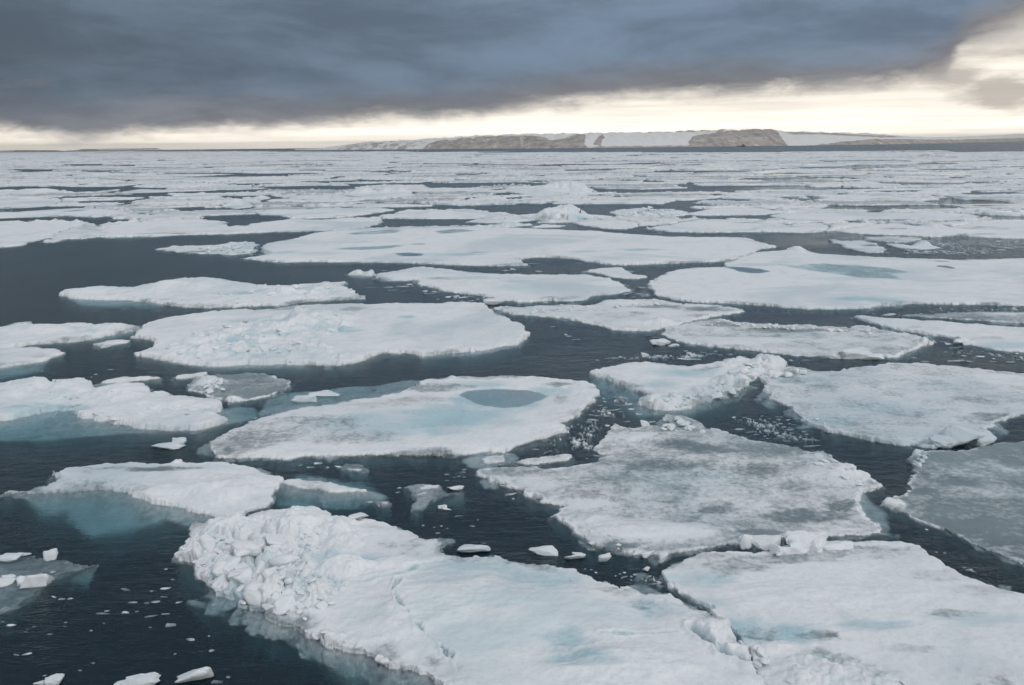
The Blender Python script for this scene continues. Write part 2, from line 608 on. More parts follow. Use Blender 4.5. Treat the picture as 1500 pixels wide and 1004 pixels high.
def build_floe(s, name='ice_floe', seed=1, world_poly=None, bits=False):
    s = dict(DEFAULT, **s)
    P = px_poly(s['poly'], s['fb']) if world_poly is None else world_poly
    c = P.mean(axis=0)
    ymid = max(10.0, np.percentile(P[:, 1], 35))
    m, my = mpp(ymid)
    cx = m * RENDER_PX * s['res']
    cy = cx * min(4.0, max(1.2, my / m * 0.75))
    shelf_polys = [(np.array([ground(x, y, -0.3) for x, y in sp[0]]), sp[1], sp[2]) for sp in s['shelves']]
    allp = np.vstack([P] + [q[0] for q in shelf_polys])
    mar = max(s['shelf'], s['foot']) * 1.1 + 2 * cx
    x0, y0 = allp.min(axis=0) - mar
    x1, y1 = allp.max(axis=0) + mar
    # nothing needs building far outside the frame
    nx = max(8, int((x1 - x0) / cx) + 2)
    ny = max(8, int((y1 - y0) / cy) + 2)
    xs = np.linspace(x0, x1, nx)
    ys = np.linspace(y0, y1, ny)
    X, Y = np.meshgrid(xs, ys)
    jit = 0.12
    rs = np.random.RandomState(seed)
    X = X + (rs.rand(ny, nx) - 0.5) * cx * jit
    Y = Y + (rs.rand(ny, nx) - 0.5) * cy * jit
    d = floe_fields(s, P, X, Y, m, my, seed)
    if s['cut']:
        for q, gapw in s['cut']:
            dq = -sdf_grid(q, X, Y) - gapw + 0.4 * s['rough'] * m * fbm(X / s['wl'], Y / s['wl'], 3, seed + 5)
            d = np.minimum(d, dq)
    if d.max() < cx * 0.5:
        return None
    ew = s['edge'] if s['edge'] else max(0.16, 1.1 * cx)
    wet = np.full(X.shape, float(s['wet']))
    blue = np.full(X.shape, float(s['blue']))
    dirt = np.full(X.shape, float(s['dirt']))
    # top surface
    top = s['fb'] + s['rel'] * fbm(X / s['rwl'], Y / s['rwl'], 6, seed + 50, 0.5) \
        + 0.25 * s['rel'] * fbm(X / (s['rwl'] * 0.2), Y / (s['rwl'] * 0.2), 3, seed + 71)
    if s['rim']:
        rimn = np.clip(fbm(X / 1.7, Y / 1.7, 4, seed + 90), 0, 1.4)
        top = top + s['rim'] * rimn * np.exp(-(d / (6 * m + 0.5)) ** 2)
    # wind-packed drifts
    dw = fbm((0.8 * X + 0.6 * Y) / 2.6, (-0.6 * X + 0.8 * Y) / 0.9, 4, seed + 66)
    top = top + 0.35 * s['rel'] * dw
    if s['rim'] or s['rub']:
        g1, g2, gid = cells(X / (0.9 * s['wl']), Y / (0.9 * s['wl']), seed + 14)
        top = top + (0.5 * s['rim'] + 0.02) * (gid - 0.4) * sstep(d, 1.6 * s['wl'], 0.2 * s['wl']) * np.sqrt(np.clip((g2 - g1) * 2, 0, 1))
    for q, ampq, scl in s['rub']:
        q = np.array([ground(x, y, s['fb']) for x, y in q])
        dm = sdf_grid(q, X, Y) + 8 * m * fbm(X / 1.5, Y / 1.5, 4, seed + 91)
        mk = sstep(dm, -8 * m, 22 * m)
        on = mk > 0
        xx, yy = X[on], Y[on]
        wx = xx + 0.35 * scl * fbm(xx / scl, yy / scl, 3, seed + 40)
        wy = yy + 0.35 * scl * fbm(xx / scl, yy / scl, 3, seed + 41)
        h1 = np.zeros(xx.shape)
        for k, (sc, aa) in enumerate(((1.0, 1.0), (0.47, 0.5), (0.22, 0.24))):
            f1, f2, idr = cells(wx / (scl * sc), wy / (scl * sc), seed + 60 + k)
            h1 += aa * (idr ** 1.4) * np.sqrt(np.clip((f2 - f1) * 1.7, 0, 1))
        hh = np.full(X.shape, 0.25)
        hh[on] = h1
        top = top + mk * ampq * (hh - 0.25)
        low = sstep(hh, 0.42, 0.10) * mk
        blue = np.maximum(blue, 0.55 * low)
    for bx, by, rx, ry, hgt in s['bumps']:
        bc = ground(bx, by, s['fb'])
        bm, bmy = mpp(bc[1])
        rx_m, ry_m = rx * bm, ry * bmy
        u = (X - bc[0]) / rx_m
        v = (Y - bc[1]) / ry_m
        rr = np.sqrt(u * u + v * v) + 0.30 * fbm(u * 1.6 + bx, v * 1.6, 4, seed + 80)
        prof = sstep(rr, 1.05, 0.15)
        top = top + hgt * prof * (1 + 0.22 * fbm(u * 2.2, v * 2.2 + by, 4, seed + 81))
    for pts_, wdt, dep in s['cracks']:
        q = [ground(x, y, s['fb']) for x, y in pts_]
        dd = np.full(X.shape, 1e9)
        for i in range(len(q) - 1):
            e = q[i + 1] - q[i]
            tt = np.clip(((X - q[i][0]) * e[0] + (Y - q[i][1]) * e[1]) / (e @ e), 0, 1)
            dd = np.minimum(dd, np.hypot(X - q[i][0] - tt * e[0], Y - q[i][1] - tt * e[1]))
        dd = np.abs(dd + 0.16 * fbm(X / 0.7, Y / 0.7, 4, seed + 33))
        vis = sstep(fbm(X / 2.2, Y / 2.2, 2, seed + 35), -0.7, 0.1)
        k = np.exp(-(dd / wdt) ** 2) * vis
        top = top - dep * k + 0.5 * dep * np.exp(-((dd - 2.3 * wdt) / (1.3 * wdt)) ** 2) * vis
        blue = np.maximum(blue, 0.8 * k)
        wet = np.maximum(wet, 0.35 * k)
    # traced patches: thin wet ice, blue ice, dirt
    for px_, py_, rx, ry, kind, st in s['patches']:
        bc = ground(px_, py_, s['fb'])
        bm, bmy = mpp(bc[1])
        u = (X - bc[0]) / (rx * bm)
        v = (Y - bc[1]) / (ry * bmy)
        rr = np.sqrt(u * u + v * v) + 0.38 * fbm(u * 1.7 + px_, v * 1.7 - py_, 4, seed + 82)
        k = sstep(rr, 1.15, 0.25) * st
        if kind == 'wet':
            wet = np.maximum(wet, k)
            top = top - 0.04 * k
        elif kind == 'blue':
            blue = np.maximum(blue, k)
            top = top - 0.05 * k
        elif kind == 'dirt':
            dirt = np.maximum(dirt, k)
        else:                                                # 'snow' clears a wet surface
            wet = wet * (1 - k)
            blue = blue * (1 - k)
            dirt = dirt * (1 - k)
            top = top + 0.05 * k
    if not s['sunk'] and s['thin']:
        ed = s['thin'] * sstep(fbm(X / (4.2 * s['wl']) + 2.2, Y / (4.2 * s['wl']), 3, seed + 37), -0.05, 0.5) * sstep(d, 0.9 + 11 * m, 0.0)
        wet = np.maximum(wet, 0.52 * ed)
        top = top * (1 - 0.55 * ed)
    if s['fringe']:
        fr = sstep(d, s['fringe'], 0.15 * s['fringe']) * sstep(fbm(X / 2.5, Y / 2.5, 3, seed + 15), -0.5, 0.3)
        wet = wet * (1 - fr)
        top = top + 0.06 * fr
    pond_info = []
    for q, pd, colk in s['ponds']:
        q = np.array([ground(x, y, s['fb']) for x, y in q])
        dp = sdf_grid(q, X, Y) + (7.0 if colk == 'grey' else 3.0) * m * fbm(X / 1.6, Y / 1.6, 4, seed + 23)
        lvl = s['fb'] - 0.04
        w_ = 6 * m + 0.2
        if colk == 'film':                        # a thin sheet of melt water standing on level ice
            lvl = s['fb'] + 0.03
            top = np.where(dp > -0.4 * w_, s['fb'], top)
            pond_info.append((q, lvl))
            continue
        bank_ = np.maximum(top, lvl + 0.03)
        top = np.where(dp > 0, lvl - pd * sstep(dp, 0, 2.5 * w_) - 0.01,
                       bank_ + (lvl - bank_) * sstep(dp, -1.2 * w_, 0) * 0.9)
        k = sstep(dp, -0.9 * w_, 1.2 * w_)
        blue = np.maximum(blue, k * (1.0 if colk == 'blue' else 0.75))
        wet = np.maximum(wet * (1 - k), k * (0.40 if colk == 'blue' else 0.04))
        pond_info.append((q, lvl))
    if s['sunk']:
        top = top - s['fb'] - s['sunk']
    else:
        top = np.maximum(top, 0.03 if s['fb'] < 0.15 else 0.06)
    # rim and underwater foot
    soft = sstep(fbm(X / (s['wl'] * 2.4), Y / (s['wl'] * 2.4), 3, seed + 27), -0.25, 0.75)
    low_ = sstep(fbm(X / (s['wl'] * 4.5), Y / (s['wl'] * 4.5), 3, seed + 28), -0.3, 0.6)
    ewv = ew * (1 + 2.6 * soft * s['taper'])
    top = top * (1 - 0.55 * low_ * s['taper'] * sstep(d, 2.2 + 10 * m, 0.0))
    k = np.clip(d / ewv, 0, 1)
    z_in = -0.06 + (top + 0.06) * np.sqrt(np.clip(1 - (1 - k) ** 2.2, 0, 1))
    slope = s['sdep'] / s['shelf']
    z_out = -0.06 - np.clip(-d, 0, None) * slope - np.clip(-d - s['shelf'], 0, None) * 4
    if s['foot'] and not s['sunk']:
        fw = s['foot'] * sstep(fbm(X / (3.2 * s['wl']), Y / (3.2 * s['wl']), 3, seed + 29) + 0.35 * fbm(X / s['wl'], Y / s['wl'], 3, seed + 30), s['fsel'], s['fsel'] + 0.5)
        footm = sstep(fw + d, 0.0, 0.15)
        z_out = np.maximum(z_out, np.where(footm > 0, -0.07 - 0.42 * np.clip(-d, 0, 9) / (fw + 0.05) + 0.05 * fbm(X / 0.8, Y / 0.8, 3, seed + 31), -9) - 0.8 * (1 - footm))
    else:
        footm = np.zeros(X.shape)
    z = np.where(d > 0, z_in, z_out)
    for q, dep0, dep1 in shelf_polys:
        dq = sdf_grid(q, X, Y) - 4 * m + 15 * m * fbm(X / 2.2, Y / 2.2, 4, seed + 19)
        span = max(0.5, np.abs(d[(dq > 0)]).max() if (dq > 0).any() else 1.0)
        zs = -dep0 - (dep1 - dep0) * np.clip(-d / span, 0, 1) ** 0.8 + 0.05 * fbm(X / 0.9, Y / 0.9, 4, seed + 20)
        zs = zs + 0.16 * fbm(X / 2.0, Y / 2.0, 4, seed + 24)
        zs = np.where(dq > 0, zs, zs + dq * 0.9)
        z = np.where(d > 0, z, np.maximum(z, zs))
        blue = np.where((d < 0) & (z <= zs + 0.01), 0.45, blue)
        wet = np.where((d < 0) & (z <= zs + 0.01), 0.30, wet)
    wet = np.where(d < 0, np.minimum(wet, 0.25), wet)
    wet = np.where((d < 0) & (footm > 0), np.maximum(wet, 0.30), wet)
    free = 1 - footm                    # where no foot is seen the ice leans back under itself
    for q, dep0, dep1 in shelf_polys:
        free = np.minimum(free, sstep(sdf_grid(q, X, Y), 4 * m, -22 * m))
    z = np.where((d < 0) & (free > 0.5), np.minimum(z, z_out), z)
    # waves have cut a notch under the rim: lean the foot of the wall inwards
    if True:
        gy, gx = np.gradient(sdf_grid(P, X, Y), ys, xs)
        gl = np.hypot(gx, gy) + 1e-6
        notch = np.exp(-((d - 0.15 * ew) / (0.5 * ew)) ** 2) * np.clip((s['fb'] + 0.1 - z) / (s['fb'] + 0.1), 0, 1)
        X = X + gx / gl * notch * s['under']
        Y = Y + gy / gl * notch * s['under']
        lean = np.clip(-d, 0, s['shelf'] + 2 * cx) * 1.7 * free
        X = X + gx / gl * lean
        Y = Y + gy / gl * lean
    # pitted, uneven walls
    steep = sstep(np.abs(d), 2.5 * ew, 0.0)
    X = X + 0.20 * ew * steep * fbm((X + 2.1 * z) / 0.35, (Y - 3.3 * z) / 0.35, 3, seed + 44)
    Y = Y + 0.28 * ew * steep * fbm((X - 2.7 * z) / 0.35 + 9, (Y + 3.7 * z) / 0.35, 3, seed + 45)
    # keep only faces that reach near or above the water
    zmin = -(s['sdep'] + 0.25)
    for q in s['shelves']:
        zmin = min(zmin, -(q[2] + 0.6))
    ok = z > zmin
    idx = np.arange(nx * ny).reshape(ny, nx)
    f = ok[:-1, :-1] | ok[1:, :-1] | ok[:-1, 1:] | ok[1:, 1:]
    if s['cut']:                                  # what a lead cuts off is dropped: one floe is one piece
        lb = np.where(f, np.arange(f.size).reshape(f.shape) + 1, 0)
        for _ in range(400):
            b4 = lb.copy()
            for ax in (0, 1):
                for sh in (1, -1):
                    r_ = np.roll(lb, sh, ax)
                    if ax == 0:
                        r_[0 if sh == 1 else -1, :] = 0
                    else:
                        r_[:, 0 if sh == 1 else -1] = 0
                    lb = np.where(f, np.maximum(lb, r_), 0)
            if (lb == b4).all():
                break
        ids, cn = np.unique(lb[lb > 0], return_counts=True)
        f = lb == ids[cn.argmax()]
    F = np.stack([idx[:-1, :-1][f], idx[:-1, 1:][f], idx[1:, 1:][f], idx[1:, :-1][f]], axis=1)
    used = np.zeros(nx * ny, bool)
    used[F.ravel()] = True
    remap = np.cumsum(used) - 1
    V = np.stack([X.ravel() - c[0], Y.ravel() - c[1], np.maximum(z, zmin - 1.5).ravel()], axis=1)[used]
    F = remap[F]
    at = {'wet': wet.ravel()[used], 'blue': blue.ravel()[used], 'dirt': dirt.ravel()[used]}
    if bits:
        return V + np.array([c[0], c[1], 0]), F, at
    TRI[0] += 2 * len(F)
    me = mesh_np(name, V, F, at)
    o = link(name, me, None, ICE)
    o.location = (c[0], c[1], 0)
    for q, lvl in pond_info:
        pc = q.mean(axis=0)
        q2 = pc + (q - pc) * 1.12
        pm = bpy.data.meshes.new('melt_pond')
        pm.from_pydata([(x - c[0], y - c[1], lvl) for x, y in q2], [], [list(range(len(q2)))])
        # face up
        pm.update()
        if pm.polygons[0].normal.z < 0:
            pm.flip_normals()
        link('melt_pond', pm, o, POND)
    return o

# ------------------------------------------------------------------ traced floes (outline in photo pixels, placed on the water)
FLOES = []


def fl(label, poly, **kw):
    kw['poly'] = poly
    FLOES.append((label, kw))


fl('large white foreground floe with a heap of ice rubble at its left end',
   [(252, 812), (268, 795), (275, 783), (279, 768), (283, 758), (292, 758), (300, 762), (330, 761), (350, 757), (365, 750), (383, 746),
    (420, 743), (463, 741), (483, 747), (497, 756), (510, 762), (528, 756), (543, 757), (560, 761), (583, 766), (600, 770), (613, 775),
    (620, 782), (636, 782), (648, 786), (644, 795), (647, 803), (670, 808), (700, 811), (723, 811), (750, 815), (783, 818), (812, 820), (837, 826),
    (863, 838), (885, 846), (907, 853), (933, 856), (943, 860), (965, 863), (983, 863), (998, 872), (1017, 882), (1043, 890), (1060, 910), (1077, 927), (1088, 942),
    (1097, 953), (1102, 970), (1112, 985), (1130, 1006), (1150, 1045), (700, 1060), (655, 1015), (640, 1001), (623, 991), (600, 985), (583, 982), (563, 977), (552, 968),
    (543, 962), (522, 958), (503, 954), (477, 948), (465, 940), (450, 933), (435, 925), (423, 920), (405, 916), (393, 912), (386, 905), (383, 897), (370, 896), (358, 893), (350, 886),
    (335, 880), (313, 872), (317, 860), (300, 850), (288, 842), (290, 828), (276, 822), (262, 821)],
   fb=0.25, rel=0.045, rwl=4.0, rough=3.0, wl=0.9,  rim=0.18, res=0.9,
   bumps=[(455, 775, 80, 22, 0.75), (415, 762, 60, 14, 0.30), (335, 775, 60, 16, 0.55), (300, 800, 45, 22, 0.35), (500, 790, 34, 26, 0.30), (505, 832, 52, 14, 0.40),
          (585, 825, 55, 12, 0.22), (430, 860, 40, 18, 0.25), (640, 870, 120, 45, 0.22), (780, 900, 190, 60, 0.16), (900, 975, 130, 40, 0.20), (560, 920, 70, 40, 0.14),
          (470, 935, 35, 12, 0.2), (560, 970, 30, 9, 0.2), (1050, 915, 34, 26, 0.30), (1085, 945, 30, 12, 0.28), (400, 905, 28, 10, 0.2)],
   rub=[([(258, 812), (282, 770), (330, 785), (400, 775), (450, 790), (470, 812), (455, 840), (470, 862), (440, 885), (400, 905), (350, 885), (300, 850)], 0.50, 0.72),
        ([(455, 838), (520, 850), (470, 890), (420, 905), (440, 870)], 0.30, 0.5)],
   cracks=[([(583, 852), (575, 870), (582, 885), (600, 905), (625, 930), (650, 948), (672, 975), (693, 1004), (705, 1040)], 0.05, 0.10),
           ([(455, 845), (500, 852), (545, 848), (580, 843), (620, 828), (660, 815)], 0.09, 0.10),
           ([(1012, 918), (1035, 938), (1060, 955), (1092, 968)], 0.09, 0.22), ([(880, 930), (930, 928), (990, 925)], 0.05, 0.05)],
   patches=[(590, 795, 55, 22, 'wet', 0.34), (620, 785, 35, 6, 'wet', 0.45), (560, 770, 40, 8, 'dirt', 0.3), (480, 815, 40, 10, 'blue', 0.65), (540, 818, 26, 10, 'blue', 0.75), (400, 828, 60, 20, 'blue', 0.30),
            (440, 862, 34, 14, 'blue', 0.45), (700, 830, 120, 16, 'blue', 0.55), (790, 845, 90, 22, 'blue', 0.7), (660, 850, 60, 20, 'blue', 0.4), (960, 888, 42, 20, 'blue', 0.85), (950, 885, 40, 15, 'wet', 0.35), (900, 860, 45, 10, 'wet', 0.42),
            (830, 935, 40, 22, 'blue', 0.8), (845, 962, 60, 14, 'blue', 0.85), (870, 975, 60, 10, 'blue', 0.6), (760, 880, 130, 22, 'blue', 0.42), (720, 930, 150, 40, 'blue', 0.34), (850, 900, 140, 30, 'blue', 0.36), (640, 900, 60, 40, 'blue', 0.26), (540, 900, 50, 20, 'blue', 0.2), (335, 872, 50, 18, 'blue', 0.65), (325, 868, 30, 9, 'wet', 0.4),
            (700, 985, 70, 30, 'blue', 0.2), (960, 862, 25, 6, 'wet', 0.5)],
   shelves=[([(330, 870), (390, 905), (470, 935), (560, 965), (640, 995), (700, 1040), (660, 1040), (560, 1010), (470, 975), (420, 945), (370, 915)], 0.18, 1.6)])

fl('wide pale floe filling the bottom right corner behind a lengthwise crack',
   [(968, 838), (985, 823), (1000, 815), (1033, 809), (1080, 804), (1130, 800), (1180, 796), (1233, 790), (1277, 790), (1317, 793), (1347, 798), (1360, 808), (1377, 818), (1407, 833),
    (1413, 840), (1440, 848), (1473, 855), (1500, 862), (1560, 880), (1620, 950), (1600, 1060), (1150, 1050), (1126, 1006), (1106, 986), (1098, 971), (1093, 955), (1073, 928), (1054, 910), (1039, 890),
    (1012, 880), (994, 870), (984, 862), (974, 852)],
   fb=0.20, rel=0.05, rwl=3.5, rough=3.0, wl=1.0,  res=1.0, rim=0.05,
   bumps=[(1105, 955, 20, 12, 0.28), (1130, 945, 40, 12, 0.16), (1200, 985, 90, 30, 0.12), (1180, 870, 170, 22, 0.08), (1150, 995, 60, 20, 0.2)],
   rub=[([(1140, 960), (1230, 950), (1320, 985), (1330, 1030), (1150, 1030)], 0.14, 0.55)],
   patches=[(1060, 828, 80, 16, 'wet', 0.45), (1170, 815, 130, 12, 'wet', 0.50), (1290, 808, 90, 14, 'wet', 0.46), (1030, 845, 60, 14, 'blue', 0.6), (1380, 842, 80, 14, 'dirt', 0.55), (1440, 862, 70, 14, 'dirt', 0.6), (1040, 815, 50, 8, 'dirt', 0.55), (1250, 815, 60, 8, 'dirt', 0.4),
            (1090, 918, 50, 24, 'blue', 0.85), (1150, 925, 70, 18, 'blue', 0.8), (1200, 930, 40, 10, 'wet', 0.45), (1110, 925, 50, 16, 'wet', 0.42), (1280, 915, 70, 10, 'blue', 0.6), (1440, 905, 90, 12, 'blue', 0.45), (1400, 898, 60, 8, 'wet', 0.35),
            (1200, 955, 26, 10, 'wet', 0.5), (1230, 968, 40, 10, 'wet', 0.4), (1280, 985, 50, 16, 'dirt', 0.55), (1330, 950, 60, 10, 'dirt', 0.35), (1450, 985, 80, 20, 'dirt', 0.35), (1460, 1000, 40, 14, 'wet', 0.3),
            (1040, 880, 30, 10, 'blue', 0.5)])

fl('white wedge-shaped floe left of the foreground rubble, pale ice showing under the water in front',
   [(2, 718), (28, 713), (60, 709), (76, 704), (88, 699), (74, 693), (85, 689), (96, 686), (118, 681), (141, 676), (165, 675), (193, 672), (220, 674), (249, 674), (261, 671), (290, 674), (322, 674), (350, 677), (374, 680),
    (386, 688), (400, 691), (414, 697), (410, 708), (404, 718), (399, 730), (396, 740), (385, 746), (362, 750), (358, 762), (334, 762), (305, 754), (280, 749), (257, 744), (235, 742), (217, 737), (198, 728), (177, 720), (153, 718), (120, 721), (80, 723), (24, 723)],
   fb=0.24, rel=0.05, rwl=3.5, rough=2.2, wl=1.0, res=1.0, 
   bumps=[(340, 715, 90, 22, 0.32), (385, 700, 40, 14, 0.2), (250, 715, 90, 12, 0.15), (120, 706, 70, 8, 0.15), (262, 672, 14, 5, 0.25)],
   patches=[(230, 687, 70, 6, 'wet', 0.72), (170, 684, 50, 5, 'wet', 0.5), (300, 684, 60, 6, 'blue', 0.3), (130, 690, 40, 5, 'dirt', 0.35)],
   shelves=[([(18, 722), (40, 740), (60, 757), (92, 751), (110, 768), (128, 782), (173, 776), (241, 766), (281, 776), (330, 770), (360, 755), (300, 745), (200, 722), (100, 718)], 0.35, 1.15)])

fl('thin tapering white slab right of the wedge-shaped floe, just behind the foreground mound',
   [(412, 702), (430, 698), (450, 700), (470, 702), (490, 705), (520, 712), (547, 719), (520, 721), (483, 722), (450, 718), (428, 713), (413, 710)],
   fb=0.11, rel=0.03, rough=1.6, wl=0.8,
   shelves=[([(405, 712), (402, 738), (450, 744), (520, 742), (575, 735), (560, 716), (540, 705), (440, 690)], 0.75, 1.15)])

fl('oval floe in the middle with a grey-blue melt pond near its far right side',
   [(308, 648), (324, 638), (352, 624), (388, 608), (415, 601), (444, 596), (508, 586), (556, 580), (590, 571), (612, 566), (620, 556), (640, 553), (660, 551), (700, 552), (740, 549), (780, 550), (828, 555), (855, 559), (872, 563),
    (879, 577), (870, 585), (860, 592), (856, 604), (840, 612), (820, 622), (831, 632), (806, 640), (780, 646), (757, 655), (732, 662), (705, 664), (680, 666), (636, 668), (592, 666), (548, 666), (510, 667), (468, 669), (435, 670), (408, 672), (380, 671), (352, 672), (312, 670), (318, 660)],
   fb=0.16, rel=0.05, rwl=2.5, rough=3.2, wl=1.1, res=1.0,  rim=0.10,
   bumps=[(800, 620, 90, 22, 0.10), (660, 650, 140, 10, 0.08), (850, 570, 30, 12, 0.12), (660, 550, 12, 4, 0.2)],
   ponds=[([(676, 577), (684, 572), (700, 570), (732, 569), (765, 571), (790, 574), (800, 579), (794, 585), (776, 590), (756, 595), (738, 597), (718, 595), (700, 590), (684, 584)], 0.20, 'grey')],
   patches=[(660, 610, 120, 26, 'blue', 0.85), (560, 620, 130, 24, 'blue', 0.65), (480, 625, 90, 26, 'wet', 0.40), (390, 632, 110, 30, 'dirt', 0.52), (345, 652, 55, 20, 'dirt', 0.62), (370, 640, 90, 20, 'wet', 0.38), (440, 615, 80, 12, 'wet', 0.45),
            (560, 592, 110, 10, 'dirt', 0.55), (640, 568, 60, 10, 'wet', 0.50), (600, 585, 70, 8, 'dirt', 0.6), (700, 563, 60, 7, 'blue', 0.5), (820, 563, 30, 5, 'wet', 0.45), (700, 586, 60, 14, 'blue', 0.95), (750, 592, 60, 9, 'blue', 0.8), (800, 574, 40, 9, 'blue', 0.6), (650, 632, 50, 10, 'blue', 0.65), (820, 585, 16, 10, 'dirt', 0.45), (330, 660, 20, 9, 'wet', 0.5), (520, 640, 90, 14, 'wet', 0.30)],
   shelves=[([(380, 610), (392, 588), (430, 578), (500, 572), (560, 568), (605, 560), (625, 566), (540, 596), (440, 608)], 0.10, 0.5)])

fl('broad bright floe left of centre with a low hummock and blue melt hollows',
   [(202, 519), (222, 510), (228, 500), (215, 497), (194, 495), (200, 488), (213, 474), (230, 467), (247, 462), (270, 460), (293, 457), (333, 453), (387, 452), (417, 448), (440, 446), (467, 443), (508, 442), (540, 443), (580, 441), (660, 441),
    (708, 444), (724, 456), (744, 464), (758, 470), (768, 478), (775, 490), (766, 498), (756, 504), (730, 509), (700, 514), (660, 518), (620, 522), (600, 518), (580, 516), (562, 518), (548, 522), (524, 531), (510, 534), (492, 536), (460, 535), (420, 534), (360, 535), (307, 537), (284, 535), (260, 532), (240, 528), (225, 525)],
   fb=0.25, rel=0.08, rwl=4.0, rough=2.4, wl=1.4, res=1.05,  rim=0.08,
   bumps=[(460, 470, 60, 14, 0.75), (400, 480, 70, 12, 0.30), (330, 500, 80, 12, 0.30), (270, 515, 60, 9, 0.30), (440, 512, 60, 9, 0.2), (300, 465, 60, 7, 0.2), (600, 460, 120, 12, 0.12)],
   rub=[([(225, 515), (300, 480), (420, 460), (520, 455), (520, 480), (470, 500), (520, 520), (400, 528), (280, 528)], 0.38, 1.7)],
   patches=[(500, 483, 36, 5, 'blue', 0.9), (470, 482, 40, 5, 'blue', 0.6), (360, 470, 40, 5, 'blue', 0.6), (345, 502, 18, 4, 'blue', 0.95), (345, 518, 22, 4, 'blue', 0.7), (400, 492, 50, 4, 'blue', 0.5), (595, 466, 16, 3, 'blue', 0.7), (650, 478, 30, 4, 'blue', 0.25),
            (520, 452, 26, 5, 'dirt', 0.75), (420, 452, 40, 4, 'dirt', 0.6), (260, 475, 50, 10, 'dirt', 0.3)],
   cracks=[([(493, 523), (492, 530), (489, 537)], 0.10, 0.35)],
   shelves=[([(600, 515), (660, 510), (756, 500), (764, 512), (700, 524), (620, 530)], 0.25, 0.8), ([(215, 520), (300, 535), (430, 530), (440, 543), (300, 545), (230, 533)], 0.3, 1.0)])

fl('long white floe near the left with a turquoise foot underwater at its left end',
   [(87, 432), (95, 425), (103, 419), (130, 418), (157, 418), (180, 416), (200, 418), (233, 417), (248, 412), (257, 409), (267, 408), (285, 412), (300, 411), (333, 410), (343, 415), (360, 416), (380, 417), (400, 415), (425, 416), (443, 414), (477, 412), (510, 411),
    (500, 417), (510, 423), (523, 428), (535, 435), (530, 439), (490, 440), (450, 443), (417, 447), (380, 449), (350, 450), (287, 451), (250, 449), (238, 446), (230, 443), (187, 440), (113, 438)],
   fb=0.33, rel=0.14, rwl=4.0, rough=2.0, wl=1.4, res=1.0,
   bumps=[(270, 418, 70, 11, 0.55), (240, 425, 90, 8, 0.3), (320, 418, 60, 9, 0.4), (490, 424, 50, 8, 0.45), (150, 425, 60, 6, 0.3), (420, 428, 60, 6, 0.3)],
   rub=[([(340, 418), (440, 416), (520, 430), (440, 440), (360, 430)], 0.32, 1.6)],
   patches=[(365, 428, 34, 4, 'blue', 0.8), (340, 430, 26, 3, 'blue', 0.5), (420, 446, 60, 3, 'dirt', 0.5)],
   shelves=[([(95, 436), (108, 444), (122, 450), (160, 452), (215, 452), (248, 449), (230, 440), (150, 434)], 0.22, 0.75)])

fl('white floe tongue reaching in from the left edge in front of open water',
   [(-70, 478), (0, 477), (15, 474), (30, 472), (53, 473), (83, 473), (117, 471), (140, 473), (160, 471), (187, 472), (207, 477), (208, 483), (185, 488), (160, 492), (130, 498), (100, 502), (53, 505), (0, 512), (-70, 515)],
   fb=0.29, rel=0.10, rough=2.2, res=1.1, bumps=[(60, 482, 80, 8, 0.35), (170, 478, 40, 6, 0.25), (45, 472, 14, 4, 0.3)], rub=[([(90, 476), (200, 474), (200, 484), (110, 494)], 0.2, 1.3)],
   shelves=[([(60, 498), (160, 488), (210, 480), (205, 492), (140, 502), (90, 508)], 0.3, 0.9)])

fl('small low floe at the left edge below the white tongue, fading into grey submerged ice',
   [(-60, 512), (0, 511), (50, 506), (77, 511), (95, 517), (82, 523), (67, 528), (43, 533), (0, 538), (-60, 540)],
   fb=0.16, rel=0.07, rough=2.4, res=1.1, patches=[(20, 532, 60, 6, 'wet', 0.45), (50, 520, 40, 6, 'dirt', 0.35)],
   shelves=[([(-60, 530), (40, 530), (70, 528), (62, 545), (0, 558), (-60, 562)], 0.25, 1.0)])

fl('short white slab between the left edge tongue and the broad bright floe',
   [(138, 503), (155, 498), (173, 495), (192, 498), (180, 504), (160, 508), (147, 510)], fb=0.15, rel=0.09, rough=2.2)

fl('chunky white floe at the left edge with a turquoise hollow and submerged turquoise foot',
   [(-80, 570), (0, 562), (20, 558), (50, 556), (64, 560), (77, 566), (86, 560), (93, 555), (127, 555), (133, 563), (137, 566), (150, 563), (207, 561), (217, 567), (220, 573), (253, 573), (290, 577), (320, 582), (324, 595), (318, 600), (310, 604), (330, 607), (336, 614), (320, 623),
    (300, 629), (287, 632), (253, 630), (213, 629), (180, 622), (147, 617), (113, 610), (110, 601), (73, 603), (43, 609), (13, 616), (0, 618), (-80, 622)],
   fb=0.33, rel=0.10, rwl=3.0, rough=2.2, wl=1.1, res=1.0, rim=0.05,
   bumps=[(30, 570, 70, 18, 0.55), (110, 566, 36, 16, 0.55), (180, 575, 60, 14, 0.40), (250, 590, 90, 12, 0.22), (20, 598, 50, 10, 0.15)],
   patches=[(80, 596, 50, 10, 'blue', 0.9), (50, 600, 60, 8, 'blue', 0.7), (90, 580, 30, 6, 'blue', 0.3)],
   cracks=[([(240, 600), (280, 601), (310, 604)], 0.09, 0.2)],
   shelves=[([(-80, 612), (0, 612), (60, 598), (120, 596), (160, 612), (260, 625), (330, 618), (345, 600), (375, 600), (385, 612), (340, 626), (280, 640), (200, 640), (120, 643), (60, 646), (-80, 648)], 0.12, 1.1)])

